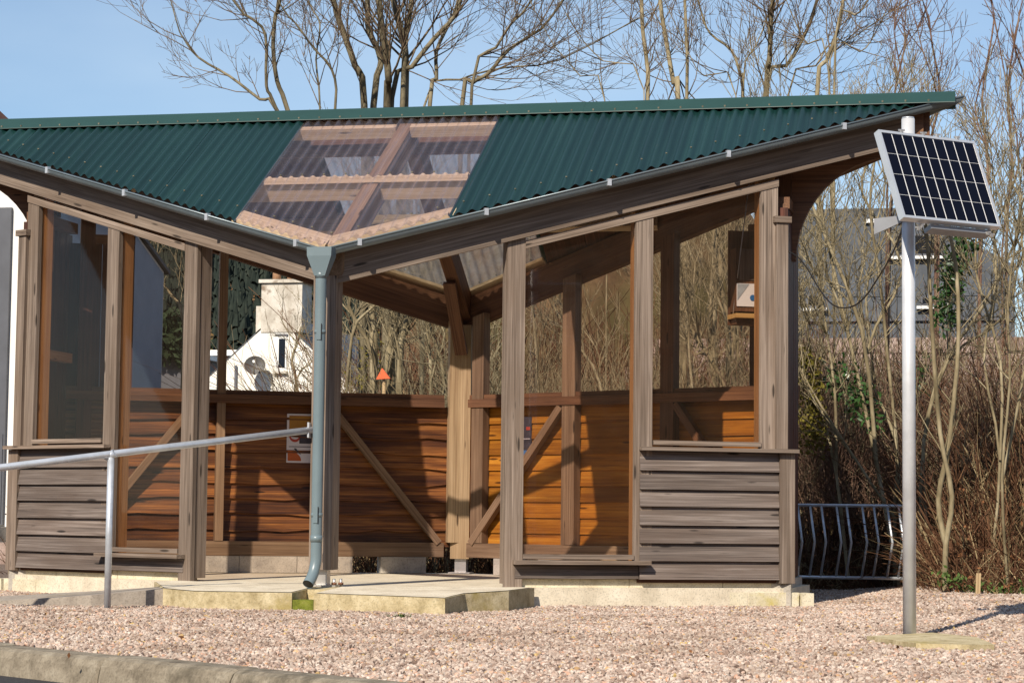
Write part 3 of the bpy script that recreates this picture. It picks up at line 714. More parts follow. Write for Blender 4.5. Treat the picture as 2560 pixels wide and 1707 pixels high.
# ridge flashing
fl = MB(); zt = HR+.034
for x0, x1, d in ((-XT, -1.3, 0), (-1.32, 1.3, .0015), (1.28, XT+.02, 0)):
    n0 = len(fl.v)
    for x in (x0, x1):
        fl.v += [(x, D/2-.1355, HR-.078+.013+d), (x, D/2-.135, HR-.078+.017+d), (x, D/2-.012, zt-.004+d), (x, D/2, zt+d), (x, D/2+.012, zt-.004+d), (x, D/2+.135, HR-.078+.017+d), (x, D/2+.1355, HR-.078+.013+d)]
    for i in range(6): fl.f.append((n0+i, n0+7+i, n0+8+i, n0+i+1))
fl.build('ridge_flashing', 'green_flashing', S)
sc = MB()
for i in range(-25, 26):
    x = i*PITCH*2
    if abs(x) < XT-.1:
        for y in (D/2-.115, D/2+.115): sc.tube([(x, y, HR-.06), (x, y, HR-.038)], .007, 6)
for i in range(-50, 51):
    x = i*PITCH
    if abs(x) > XT-.2 or i % 2: continue
    for back in (0, 1):
        for y in ([ye(x)+.14] + ([.845] if abs(x) < .72 else [])):
            if y > D/2-.2: continue
            yy = D-y if back else y
            sc.tube([(x, yy, zroof(y)+AMP), (x, yy, zroof(y)+AMP+.007)], .0065, 6)
tag(sc.build('roof_screws', 'screw_cap', S), kind='stuff')
# gutters
for wl in ('FR', 'FL', 'LB', 'RB'):
    g = MB(); nc, r = .078, .047; K = 10
    ends = (lambda n: -n*SA/CA, lambda n: tip(n)-.02)
    for e in (0, 1):
        for k in range(K+1):
            a = math.pi+math.pi*k/K; n = nc+r*math.cos(a)
            t_ = ends[e](n); y0 = wp(wl, t_, nc, 0).y
            g.v.append(tuple(wp(wl, t_, n, wz(wl, t_, n)+(-.0 if True else 0)-(wz(wl, t_, n)-wz(wl, t_, nc+r))*1.0+r*math.sin(a)+.002)))
    for k in range(K): g.f.append((k, k+1, K+1+k+1, K+1+k))
    gg = g.build('gutter', 'gutter_grey', S, smooth=True)
    if wl[0] == 'F' or True:
        nl = nc+r; a = wp(wl, ends[0](nl), nl, 0); b_ = wp(wl, ends[1](nl), nl, 0); a.z = zroof(a.y)+.002; b_.z = zroof(b_.y)+.002
        tube('gutter_bead', [a, b_], .006, 'gutter_grey', gg, 8)
    for k in range(6):
        t_ = .17+k*.812
        if t_ > tip(0)-.1: continue
        z = wz(wl, t_, nl)
        m_ = MB(); m_.hexa([wp(wl, t_-.013, nl-.012, z-.03), wp(wl, t_+.013, nl-.012, z-.03), wp(wl, t_+.013, nl+.011, z-.03), wp(wl, t_-.013, nl+.011, z-.03),
                            wp(wl, t_-.013, nl-.02, z+.016), wp(wl, t_+.013, nl-.02, z+.016), wp(wl, t_+.013, nl+.011, z+.014), wp(wl, t_-.013, nl+.011, z+.014)])
        m_.build('gutter_clip', 'galvanised', gg)
# hopper and downpipe
px, py_ = -.008, -.135
hp = MB()
def ringbox(cx, cy, wx, wy, z): return [(cx-wx, cy-wy, z), (cx+wx, cy-wy, z), (cx+wx, cy+wy, z), (cx-wx, cy+wy, z)]
r1_, r2_, r3_ = ringbox(px, py_, .080, .052, 2.100), ringbox(px, py_, .078, .052, 2.045), ringbox(px, py_, .034, .034, 1.922)
hp.v = r1_+r2_+r3_+ringbox(px, py_, .072, .044, 2.100)+ringbox(px, py_, .07, .044, 2.05)
for a in (0, 4):
    for k in range(4): hp.f.append((a+k, a+(k+1) % 4, a+4+(k+1) % 4, a+4+k)[::-1])
for k in range(4): hp.f.append((k, (k+1) % 4, 12+(k+1) % 4, 12+k)); hp.f.append((12+k, 12+(k+1) % 4, 16+(k+1) % 4, 16+k))
hp.f.append((16, 17, 18, 19))
dpipe = tube('downpipe', [(px, py_, 1.94), (px, py_, .20), (px, py_, .165), (px-.004, py_-.008, .125), (px-.008, py_-.024, .088), (px-.014, py_-.05, .055), (px-.022, py_-.085, .022)], .0345, 'pipe_grey', S, 18, False)
hp.build('hopper', 'pipe_grey', dpipe)
tube('pipe_bore', [(px-.007, py_-.02, .095), (px-.014, py_-.05, .055), (px-.0215, py_-.083, .0235)], .031, 'black_rubber', dpipe, 18)
for z in (1.93, .30): tube('pipe_socket', [(px, py_, z-.02), (px, py_, z+.02)], .0378, 'pipe_grey', dpipe, 18)
for z in (1.575, .445):
    tube('pipe_clip', [(px, py_, z-.012), (px, py_, z+.012)], .0366, 'pipe_grey', dpipe, 18)
    box('clip_tab', px-.012, px+.016, py_-.0385, py_-.034, z-.05, z+.05, 'pipe_grey', dpipe); box('clip_seam', px+.0165, px+.0205, py_-.037, py_-.033, z-.05, z+.05, 'black_rubber', dpipe)

# ------------------------------------------------------------------ things in and round the shelter
# handrail
hr = thing('handrail', 'galvanised tubular handrail rising along the ramp to the front corner post', 'handrail', (-1.06, -.88, -.13))
HB = Vector((-1.059, -.881, 0)); ra = Vector((-.105, .02, .976)); rb = Vector((HB.x, HB.y, .792)); dr = rb-ra
tube('rail', [ra+Vector((.02, 0, .0)), rb, ra+dr*3.2], .0215, 'galvanised', hr, 14)
tube('rail_post', [(HB.x, HB.y, -.18), (HB.x, HB.y, .785)], .0205, 'galvanised', hr, 14)
tube('collar', [(HB.x-.028, HB.y, .758), (HB.x-.02, HB.y, .775), (HB.x+.024, HB.y, .80)], .025, 'galvanised', hr, 12)
box('wall_plate', -.116, -.1045, -.02, .055, .925, 1.02, 'galvanised', hr)

# solar panel on its pole
PX, PY = 3.660, -2.14
sp_ = thing('solar_panel_pole', 'small solar panel clamped to a tall galvanised pole on a concrete pad', 'solar panel', (PX, PY, -.11))
tube('pole', [(PX, PY, -.14), (PX, PY, 2.45)], .0325, 'galvanised_pole', sp_, 20)
tube('pole_cap', [(PX, PY, 2.45), (PX, PY, 2.458)], .030, 'galvanised', sp_, 20)
padp = [(p.x, p.y) for p in (atz(2167, 1590, -.10), atz(2290, 1608, -.10), atz(2425, 1612, -.10), atz(2486, 1611, -.10), atz(2440, 1592, -.10), atz(2330, 1581, -.10))]
prism('concrete_pad', padp, -.2, -.098, 'slab_edge', sp_)
yw, pt_ = .739, -.394
Rz = Matrix.Rotation(yw, 3, 'Z'); Rx = Matrix.Rotation(pt_, 3, 'X'); RP = Rz @ Rx; PC = Vector((3.816, -2.22, 2.134))
def pp(x, y, z): return PC+RP @ Vector((x, y, z))          # x right, z up the panel, -y out of the face
def pbox(name, x0, x1, y0, y1, z0, z1, mat, par):
    return hexa(name, [pp(x0, y0, z0), pp(x1, y0, z0), pp(x1, y1, z0), pp(x0, y1, z0), pp(x0, y0, z1), pp(x1, y0, z1), pp(x1, y1, z1), pp(x0, y1, z1)], mat, par)
PWd, PHt = .595, .464; fr = .014
pan = pbox('panel', -PWd/2, PWd/2, .001, .006, -PHt/2, PHt/2, 'solar_white', sp_)
for x0, x1, z0, z1 in ((-PWd/2-fr, -PWd/2, -PHt/2-fr, PHt/2+fr), (PWd/2, PWd/2+fr, -PHt/2-fr, PHt/2+fr), (-PWd/2, PWd/2, -PHt/2-fr, -PHt/2), (-PWd/2, PWd/2, PHt/2, PHt/2+fr)):
    pbox('frame', x0, x1, -.004, .034, z0, z1, 'aluminium', pan)
cw, chh = PWd/9, PHt/4
for i in range(9):
    for j in range(4):
        g = .0032; gz_ = .0018
        pbox('cell', -PWd/2+i*cw+g, -PWd/2+(i+1)*cw-g, -.0008, .0008, -PHt/2+j*chh+gz_, -PHt/2+(j+1)*chh-gz_, 'solar_cell', pan)
for z in (.16, -.16): pbox('bracket_rail', -.26, .27, .036, .062, z-.02, z+.02, 'bracket_steel', sp_)
pbox('bracket_rail', -.25, .24, .02, .075, PHt/2+.016, PHt/2+.020, 'bracket_steel', sp_)
pbox('bracket_rail', -.12, .27, .03, .085, -PHt/2-.040, -PHt/2-.018, 'bracket_steel', sp_)
# triangular arm at the back of the pole
v = [(PX-.02, PY-.02, 1.965), (PX-.17, PY+.02, 1.955), (PX-.17, PY+.02, 1.875), (PX-.02, PY-.02, 1.935)]
obj('bracket_arm', v+[(x, y+.012, z) for x, y, z in v], [(0, 1, 2, 3), (7, 6, 5, 4), (0, 4, 5, 1), (1, 5, 6, 2), (2, 6, 7, 3), (3, 7, 4, 0)], 'bracket_steel', sp_)
for z in (1.955, 2.30):
    tube('pole_clamp', [(PX, PY, z-.022), (PX, PY, z+.022)], .038, 'bracket_steel', sp_, 16)
for q_ in ((-.16, .0, PHt/2+.022), (-.02, .0, PHt/2+.022), (.07, .0, PHt/2+.022), (.2, .0, PHt/2+.022), (-.18, .03, -PHt/2-.03), (-.205, .03, -PHt/2-.05), (.262, .03, -PHt/2-.05), (.24, .03, -PHt/2-.04)):
    c = pp(*q_); m_ = MB(); m_.tube([c+Vector((0, 0, -.008)), c+Vector((0, 0, .008))], .010, 6); m_.tube([c+Vector((-.016, -.004, .006)), c+Vector((.016, .004, .006))], .005, 6)
    m_.build('wing_nut', 'bolt_steel', sp_, origin=c)
# cable from the end post to the panel
cpts = []
for (x, y), Y in zip(((1968, 628), (1982, 634), (2000, 648), (2022, 678), (2052, 728), (2085, 764), (2125, 768), (2160, 745), (2195, 695), (2225, 645), (2246, 600), (2256, 570)), (1.42, 1.40, 1.3, 1.1, .8, .4, -.1, -.6, -1.1, -1.6, -1.95, -2.1)):
    cpts.append(at(x, y, Y))
cc = []
for i in range(len(cpts)-1):
    for u in (0, .33, .66): 
        p0, p1, p2, p3 = cpts[max(0, i-1)], cpts[i], cpts[i+1], cpts[min(len(cpts)-1, i+2)]
        cc.append(.5*((2*p1)+(p2-p0)*u+(2*p0-5*p1+4*p2-p3)*u*u+(3*p1-p0-3*p2+p3)*u**3))
cc.append(cpts[-1])
tag(tube('cable', cc, .0048, 'black_rubber', None, 6), 'black cable drooping from the shelter corner to the solar panel', 'cable')

# bicycle rack behind the shelter
bk = thing('bicycle_rack', 'galvanised bicycle rack with kinked bars standing behind the shelter', 'bicycle rack', (2.6, 4.3, -.09))
YK = 4.25
def rk(px_, py__, dy=0): return at(px_, py__, YK+dy)
zt_, zb_ = rk(1995, 1262).z, rk(1995, 1441).z
xl, xr = 1.2, rk(2285, 1262).x
tube('rack_rail', [(xl, YK, zt_), (xr-.05, YK, zt_), (xr-.012, YK, zt_-.012), (xr, YK, zt_-.05)], .013, 'galvanised', bk, 10)
tube('rack_rail', [(xl, YK, zb_), (xr, YK, zb_)], .013, 'galvanised', bk, 10)
zk = rk(2000, 1353).z
for xp in (2025, 2053, 2091, 2116, 2155, 2184, 2218, 2246, 2275, 1994, 1962, 1935):
    p0 = rk(xp, 1265); k_ = .045
    m_ = MB(); tube('rack_bar', [(p0.x, YK, zt_), (p0.x+k_, YK-.10, zk), (p0.x-.005, YK, zb_)], .0095, 'galvanised', bk, 8)
for x_ in (xl+.1, xr-.0): tube('rack_foot', [(x_, YK, zt_-.05 if x_ > 3 else zb_), (x_, YK, -.2)], .014, 'galvanised', bk, 8)

# box hanging inside
NB = -.52
def fpt(px_, py__): return onwall('FR', px_, py__, NB)
ta, tb = wt('FR', fpt(1838, 700)), wt('FR', fpt(1902, 700))
def zz(y): return fpt(1865, y).z
hb_ = thing('hanging_box', 'brown wooden box with a white card and blue dot hanging behind the right pane', 'bird box', wp('FR', ta, NB, zz(810)))
def hbx(name, t0, t1, n0, n1, y1, y0, mat, par=hb_): return hexa(name, [wp('FR', t_, NB+n_, zz(y_)) for y_ in (y1, y0) for t_, n_ in ((t0, n0), (t1, n0), (t1, n1), (t0, n1))], mat, par)
hbx('back_board', ta-.004, tb+.02, -.14, -.12, 810, 572, 'dark_beam'); hbx('box_body', ta+.006, tb, -.118, -.004, 778, 620, 'dark_beam'); hbx('front_panel', ta+.03, tb-.01, -.003, .003, 700, 622, 'grey_wood')
cd_ = hbx('card', ta+.012, tb, -.0035, .004, 766, 709, 'card_white')
P = lambda t_, z: wp('FR', t_, NB+.0065, z)
obj('card_patch', [P(ta+.014, zz(752)), P(ta+.014, zz(710)), P(ta+.10, zz(710))], [(0, 1, 2)], 'card_grey', cd_)
tc_ = wt('FR', fpt(1881, 744)); obj('card_dot', [wp('FR', tc_+.021*math.cos(a), NB+.008, zz(744)+.021*math.sin(a)) for a in [k*math.pi/8 for k in range(16)]], [tuple(range(16))], 'dot_blue', cd_)
hbx('ledge', ta-.012, tb+.01, -.12, .05, 796, 785, 'new_lath'); hbx('base_block', ta+.01, tb, -.118, -.004, 810, 797, 'dark_beam')
c0 = wp('FR', ta+.002, NB-.05, zz(790)); c1 = onwall('FR', 1873, 455, NB+.1)
tube('cord', [c1, c0.lerp(c1, .5), c0], .004, 'galvanised', hb_, 6)

# posters
po = thing('poster', 'orange and white poster on the dark rear boards left of the downpipe', 'poster', wp('LB', 1.2, -.06, .84))
def pst(name, wl, n, t0, t1, z0, z1, mat, par): return wbox(name, wl, t0, t1, n-.002, n, z0, z1, mat, par)
pst('sheet', 'LB', -.050, 1.09, 1.387, .838, 1.212, 'paper_white', po)
pst('header', 'LB', -.0525, 1.10, 1.370, 1.085, 1.198, 'paper_ochre', po)
pst('picture', 'LB', -.0525, 1.10, 1.29, .985, 1.06, 'paper_dark', po)
pst('rule', 'LB', -.0525, 1.10, 1.37, .958, .963, 'paper_dark', po); pst('rule', 'LB', -.0525, 1.10, 1.27, .922, .926, 'paper_dark', po)
v = [wp('LB', 1.378-.105*math.sin(a*math.pi/18)*.98 if False else 1.378, -.0535, .850)]
v = [wp('LB', 1.378, -.0545, .852)]+[wp('LB', 1.378-.105*math.cos(a), -.0545, .852+.078*math.sin(a)) for a in [k*math.pi/2/9 for k in range(10)]]
obj('orange_corner', v, [tuple(range(len(v)))], 'paper_orange', po)
ringv = []; 
for k in range(11):
    a = math.pi*(1.0+k/10)
    ringv += [wp('LB', 1.325-.045*math.cos(a), -.0545, 1.045+.05*math.sin(a)), wp('LB', 1.325-.034*math.cos(a), -.0545, 1.045+.03*math.sin(a))]
obj('red_ring', ringv, [(2*k, 2*k+1, 2*k+3, 2*k+2) for k in range(10)], 'paper_red', po)
bd = [(1.325, .95), (1.312, .945), (1.285, .915), (1.272, .900), (1.29, .908), (1.318, .932), (1.330, .942)]
obj('bird_mark', [wp('LB', a, -.0545, b_) for a, b_ in bd], [tuple(range(7))], 'paper_dark', po)
p2 = thing('poster', 'narrow dark blue poster on the orange rear boards beside the slanting brace', 'poster', wp('RB', .7, -.06, .85))
ta, tb = wt('RB', onwall('RB', 1285, 1100, -.05)), wt('RB', onwall('RB', 1328, 1100, -.05)); za, zb = onwall('RB', 1318, 1158, -.05).z, onwall('RB', 1318, 1042, -.05).z
pst('sheet', 'RB', -.046, ta, tb, za, zb, 'paper_dark', p2); pst('band', 'RB', -.0485, ta+.01, tb-.01, za+.012, za+.10, 'paper_blue', p2)
pst('band', 'RB', -.0485, ta+.01, tb-.012, za+.185, za+.19, 'paper_white', p2); pst('spot', 'RB', -.0485, tb-.05, tb-.012, zb-.10, zb-.075, 'paper_red', p2); pst('band', 'RB', -.0485, ta+.01, tb-.005, za+.004, za+.02, 'paper_white', p2)

# weathered stake and tufts by the hedge
stp = at(2443, 1480, 2.3)
st_ = tag(bar('wooden_stake', (stp.x, stp.y, -.15), (stp.x+.01, stp.y, at(2443, 1432, 2.3).z), (1, 0, 0), .032, (0, 1, 0), .02, 'pale_timber'), 'short pale wooden stake at the edge of the scrub right of the pole', 'stake')
def tuft(name, x, y, z, n, h, spread, label):
    m_ = MB()
    for k in range(n):
        a = random.uniform(0, 6.28); l = h*random.uniform(.5, 1); d = Vector((math.cos(a), math.sin(a), 0)); b0 = Vector((x, y, z))+d*random.uniform(0, spread*.5)
        s = d.cross(Vector((0, 0, 1)))*.004
        tp = b0+d*l*random.uniform(.3, .9)+Vector((0, 0, l)); md_ = b0+d*l*.2+Vector((0, 0, l*.6))
        m_.quad(b0-s, b0+s, md_+s*.8, md_-s*.8); m_.quad(md_-s*.8, md_+s*.8, tp)
    return tag(m_.build(name, 'grass_green', origin=(x, y, z)), label, 'weed')
a = atz(1000, 1550, -.13); tuft('weed_tuft', a.x, a.y, -.135, 90, .05, .16, 'small green weed growing at the foot of the concrete step')
a = atz(92, 1690, -.27); tuft('weed_tuft', a.x, a.y, -.275, 30, .06, .05, 'tiny weed in the gutter in front of the kerb')

# ------------------------------------------------------------------ neighbouring buildings
X0, YF, YB_ = -6.40, 10.0, 13.6
wb = thing('white_building', 'white rendered building with dark grey door at the left edge behind the shelter', 'building', (-9, 11, -.3))
ev, ap = 4.15, 4.55
def gable(name, x0, x1, y0, y1, z0, ze, za, mat, par):
    ym = (y0+y1)/2; v = []
    for x in (x0, x1): v += [(x, y0, z0), (x, y1, z0), (x, y1, ze), (x, ym, za), (x, y0, ze)]
    f = [(4, 3, 2, 1, 0), (5, 6, 7, 8, 9), (0, 1, 6, 5), (1, 2, 7, 6), (2, 3, 8, 7), (3, 4, 9, 8), (4, 0, 5, 9)]
    return obj(name, v, f, mat, par)
v = []; yr_ = 11.0; er = 3.54
for x in (-15, X0): v += [(x, YF, -.3), (x, YB_, -.3), (x, YB_, er), (x, yr_, ap), (x, YF, ev)]
obj('wall', v, [(4, 3, 2, 1, 0), (5, 6, 7, 8, 9), (0, 1, 6, 5), (1, 2, 7, 6), (2, 3, 8, 7), (3, 4, 9, 8), (4, 0, 5, 9)], 'white_render', wb)
rf = MB()
for ya, zl in ((YF-.05, ev-.012), (YB_+.1, er-.04)):
    rf.hexa([(-15.2, ya, zl+.012), (X0+.05, ya, zl+.012), (X0+.05, yr_, ap+.012), (-15.2, yr_, ap+.012), (-15.2, ya, zl+.06), (X0+.05, ya, zl+.06), (X0+.05, yr_, ap+.06), (-15.2, yr_, ap+.06)])
rf.build('roof', 'slate', wb)
obj('side_shade', [(X0+.004, YF+.02, -.3), (X0+.004, YB_-.02, -.3), (X0+.004, YB_-.02, er-.03), (X0+.004, yr_, ap-.03), (X0+.004, YF+.02, ev-.03)], [(0, 1, 2, 3, 4)], 'shade_blue_grey', wb)  # shade on the white gable, painted in as a blue-grey sheet
a = at(33, 520, YF); b_ = at(31, 1312, YF); mdz = at(31, 1085, YF).z
dr_ = box('door', a.x-1.0, a.x, YF-.05, YF+.02, b_.z, a.z, 'grey_paint', wb)
box('door_panel', a.x-.98, a.x-.02, YF-.062, YF-.051, b_.z+.02, mdz, 'grey_paint', dr_)
box('door_step', a.x-1.3, a.x+.1, YF-.5, YF-.002, -.3, b_.z-.02, 'plinth_grey', wb)
sk = thing('stone_wall', 'low stone kerb wall in front of the white building at the left edge', 'wall', (-7.5, 9, -.3))
for k in range(8): box('stone', -9.2+k*.37, -8.85+k*.37+random.uniform(-.02, .01), 8.9, 9.2, -.3, .10+random.uniform(-.03, .03), 'rubble_stone', sk)
# a roof further off that just clears the ridge at the left
fb = thing('far_house', 'brown tiled roof just showing above the ridge at the far left', 'house', (-24, 30, -.3))
rp = at(22, 300, 30); gable('wall', rp.x-9, rp.x-1.6, 27, 33, -.3, rp.z-2.4, rp.z-.2, 'cream_render', fb)
v = [(rp.x-9, 30, rp.z+1.2), (rp.x-1.0, 30, rp.z+.9), (rp.x+.5, 26.6, rp.z-1.2), (rp.x-9, 26.6, rp.z-1.2), (rp.x+.5, 33.4, rp.z-1.2), (rp.x-9, 33.4, rp.z-1.2)]
obj('roof', v, [(0, 3, 2, 1), (1, 4, 5, 0), (1, 2, 4), (0, 5, 3), (2, 3, 5, 4)], 'brown_tile', fb)

# cottage seen through the open front
YC = 48.0
ct = thing('cottage', 'white gabled cottage with stone chimney seen through the shelter', 'cottage', (-17, 50, -.3))
apx = at(690, 790, YC); lft = at(565, 905, YC); slp = (apx.z-lft.z)/(apx.x-lft.x); hw = 3.3; ze = apx.z-slp*hw
v = []
for y in (YC, YC+8): v += [(apx.x-hw, y, -.3), (apx.x+hw, y, -.3), (apx.x+hw, y, ze), (apx.x, y, apx.z), (apx.x-hw, y, ze)]
obj('wall', v, [(0, 1, 2, 3, 4), (9, 8, 7, 6, 5), (1, 6, 7, 2), (2, 7, 8, 3), (3, 8, 9, 4), (4, 9, 5, 0)], 'cream_render', ct)
rf = MB()
for s in (-1, 1):
    a0 = Vector((apx.x+s*(hw+.25), 0, ze-.25*slp)); a1 = Vector((apx.x, 0, apx.z))
    rf.hexa([(a0.x, YC+.02, a0.z+.01), (a0.x, YC+8.1, a0.z+.01), (a1.x, YC+8.1, a1.z+.01), (a1.x, YC+.02, a1.z+.01), (a0.x, YC+.02, a0.z+.07), (a0.x, YC+8.1, a0.z+.07), (a1.x, YC+8.1, a1.z+.07), (a1.x, YC+.02, a1.z+.07)])
rf = rf.build('roof', 'slate', ct)
c0, c1 = at(655, 708, YC), at(755, 800, YC)
ch_ = box('chimney', c0.x, c1.x, YC-.03, YC+.9, c1.z-.35, c0.z, 'chimney_stone', rf)
box('chimney_cap', c0.x-.07, c1.x+.07, YC-.1, YC+.97, c0.z, c0.z+.1, 'chimney_stone', ch_)
s0 = at(640, 765, YC); box('chimney_shoulder', s0.x, c0.x-.002, YC+.02, YC+.8, c1.z-.9, s0.z, 'chimney_stone', ch_)
for k in (.3, .75): tube('chimney_pot', [(c0.x+k, YC+.45, c0.z+.1), (c0.x+k, YC+.45, c0.z+.55)], [.13, .11], 'chimney_pot', ch_, 10)
w0, w1 = at(691, 840, YC), at(716, 928, YC)
wn = box('window', w0.x, w1.x, YC-.03, YC+.02, w1.z, w0.z, 'white_trim', ct)
box('pane', w0.x+.09, w1.x-.04, YC-.035, YC-.031, w1.z+.10, w0.z-.08, 'dark_glass', wn); box('sill', w0.x-.04, w1.x+.05, YC-.12, YC-.001, w1.z-.07, w1.z-.003, 'chimney_stone', wn); box('lintel', w0.x-.03, w1.x+.03, YC-.05, YC-.001, w0.z+.003, w0.z+.06, 'grey_paint', wn)
dc = at(637, 912, YC-.55); m_ = MB(); N = 20
dn = Vector((.25, -.95, .2)).normalized(); du = dn.cross(Vector((0, 0, 1))).normalized(); dv = du.cross(dn)
m_.v.append(tuple(dc+dn*-.10))
for rr_, off in ((.16, -.085), (.31, -.03)):
    for k in range(N): a = 2*math.pi*k/N; m_.v.append(tuple(dc+du*rr_*math.cos(a)*1.0+dv*rr_*.9*math.sin(a)+dn*off))
for k in range(N): m_.f.append((0, 1+k, 1+(k+1) % N)); m_.f.append((1+k, 1+N+k, 1+N+(k+1) % N, 1+(k+1) % N))
ds = m_.build('satellite_dish', 'satellite_grey', ct, True, dc)
tube('dish_arm', [dc+dv*-.28+dn*-.02, dc+dv*-.33+dn*.2, dc+dn*.34], .02, 'satellite_grey', ds, 6); tube('dish_feed', [dc+dn*.30, dc+dn*.40], .045, 'white_trim', ds, 8); tube('dish_mount', [dc+dn*-.1, Vector((dc.x-.05, YC, dc.z-.05))], .03, 'satellite_grey', ds, 6)
dpx = at(567, 905, YC); tube('rain_pipe', [(dpx.x+.3, YC-.06, dpx.z-.1), (dpx.x+.3, YC-.06, 0)], .04, 'grey_paint', ct, 8)
# flat-roofed range behind it
YG = 60.0; fr_b = thing('flat_roofed_building', 'long dark building with two white roof edges beyond the cottage', 'building', (-26, 62, -.3))
zs = [at(430, y, YG).z for y in (866, 880, 893, 905)]; gx0 = at(250, 900, YG).x; gx1 = at(600, 900, YG).x
box('wall', gx0, gx1, YG+2, YG+8, -.3, zs[1], 'grey_paint', fr_b); box('roof_edge', gx0-.2, gx1+.2, YG+1.7, YG+8.2, zs[1]+.002, zs[0], 'white_trim', fr_b)
box('lower_wall', gx0, gx1-1.0, YG-2, YG+1.69, -.3, zs[3], 'grey_paint', fr_b); box('lower_roof_edge', gx0-.2, gx1-.8, YG-2.3, YG+1.695, zs[3]+.002, zs[2], 'white_trim', fr_b)
# slate-hung house behind the scrub on the right
YS = 22.0; sh_ = thing('slate_house', 'dark slate coloured house half hidden by bare saplings on the right', 'house', (3, 24, -.3))
a = at(2075, 523, YS); e = at(2262, 523, YS); g2 = at(2520, 655, YS); lo = at(2200, 900, YS)
stw = MB(); ztop = a.z
v = [(a.x-.6, YS, -.3), (g2.x+.1, YS, -.3), (g2.x+.1, YS, g2.z-.05), (e.x, YS, ztop), (a.x-.6, YS, ztop)]
obj('wall', v+[(x, y+7, z) for x, y, z in v], [(0, 1, 2, 3, 4), (9, 8, 7, 6, 5), (1, 6, 7, 2), (2, 7, 8, 3), (3, 8, 9, 4), (4, 9, 5, 0)], 'slate', sh_)
zc = at(2200, 800, YS).z; box('string_course', a.x-.6, g2.x+.1, YS-.05, YS-.003, zc-.02, zc+.02, 'grey_paint', sh_)
zc2 = at(2200, 553, YS).z; box('eave_board', at(2160, 553, YS).x, at(2270, 553, YS).x, YS-.06, YS-.003, zc2-.03, zc2+.03, 'white_trim', sh_)
rows = 0
for (xa, ya, xb, yb) in ((2232, 585, 2352, 640), (2016, 735, 2060, 770), (2300, 740, 2345, 765)):
    p, q_ = at(xa, ya, YS), at(xb, yb, YS)
    wn = box('window', p.x, q_.x, YS-.03, YS-.004, q_.z, p.z, 'grey_paint', sh_); box('pane', p.x+.04, q_.x-.04, YS-.036, YS-.031, q_.z+.04, p.z-.04, 'dark_glass', wn); box('sill', p.x-.05, q_.x+.05, YS-.1, YS-.004, q_.z-.05, q_.z-.004, 'white_trim', wn)
for k in range(9):
    z = .6+k*.42
    if z < ztop-.1: box('slate_course', a.x-.6, g2.x+.09, YS-.012, YS-.001, z, z+.05, 'slate', sh_)
sw = thing('stone_wall', 'pinkish rubble garden wall showing through the scrub on the right', 'wall', (3, 17, -.3))
YW = 17.0; zw = at(2200, 850, YW).z; x_ = at(1990, 800, YW).x
random.seed(3)
z = .9
while z < zw:
    x = x_-2.2+random.uniform(-.2, 0); hh = random.uniform(.16, .24)
    while x < x_+5.0:
        l = random.uniform(.22, .5); dy = random.uniform(-.02, .02)
        box('stone', x+.008, x+l-.008, YW+dy, YW+.4, z+.006, min(z+hh, zw+.05)-.006, 'rubble_stone', sw); x += l
    z += hh
box('wall_core', x_-2.2, x_+5.2, YW+.05, YW+.35, -.3, zw, 'rubble_stone', sw)

# hill with conifers beyond, falling away to the right
hl = MB(); NXh, NYh = 50, 14
def hz(u, v_):
    x = -190+u*260; y = 85+v_*170
    t_ = max(0, min(1, (20-x)/130)); prof = min(1, v_*1.5)
    return (x, y, -.4+prof*(39*t_**1.1+1.5)*(.9+.12*noise.noise(Vector((x*.02, y*.02, 1)))))
hl.v = [hz(i/NXh, j/NYh) for j in range(NYh+1) for i in range(NXh+1)]
hl.f = [(j*(NXh+1)+i, j*(NXh+1)+i+1, (j+1)*(NXh+1)+i+1, (j+1)*(NXh+1)+i) for j in range(NYh) for i in range(NXh)]
tag(hl.build('hill', 'hillside', smooth=True), kind='structure')
random.seed(11)
cf = MB()
for k in range(6500):
    u, v_ = random.uniform(.05, .88), .40+.5*random.random()
    x, y, z = hz(u, v_)
    h = random.uniform(2.6, 5.2); r = h*.15; n0 = len(cf.v); sd_ = 7
    for lev in range(4):
        zz = z+h*(.08+lev*.24); rr_ = r*(1-lev*.23)
        cf.v.append((x+random.uniform(-.2, .2), y, zz+h*.30)); tipi = len(cf.v)-1
        for q_ in range(sd_): a = q_*2*math.pi/sd_+lev; k2 = rr_*random.uniform(.7, 1.2); cf.v.append((x+k2*math.cos(a), y+k2*math.sin(a), zz+random.uniform(-.3, .2)))
        for q_ in range(sd_): cf.f.append((tipi, tipi+1+q_, tipi+1+(q_+1) % sd_))
tag(cf.build('conifer_wood', 'conifer'), 'dark conifer wood on the far hillside', 'wood', kind='stuff')

groundmat('bank_brown', [(.3, (.05, .028, .016)), (.5, (.125, .075, .042)), (.7, (.23, .155, .085))], 2.2, sc2=.35, c2=(.085, .07, .03))
bn = MB(); NB_ = 60
for k in range(NB_+1):
    x = -9.2+k*16/NB_; hgt = 7.8*min(1, max(.05, (x+9.2)/1.5))*(1 if x < -1.5 else max(.25, 1-(x+1.5)*.24))
    for dy, f_ in ((0, 0), (1.2, .45), (2.6, .8), (5, 1), (9, 1.02)): bn.v.append((x, 29+dy+.4*math.sin(k*.9), -.3+hgt*f_+.35*f_*noise.noise(Vector((x*.7, dy, 2)))))
for k in range(NB_):
    for q_ in range(4): bn.f.append((k*5+q_, (k+1)*5+q_, (k+1)*5+q_+1, k*5+q_+1))
tag(bn.build('bank', 'bank_brown', smooth=True), kind='structure')
bk_ = MB(); NA = 40  # added unseen hill behind the camera: blocks low sky, darkens pane reflections
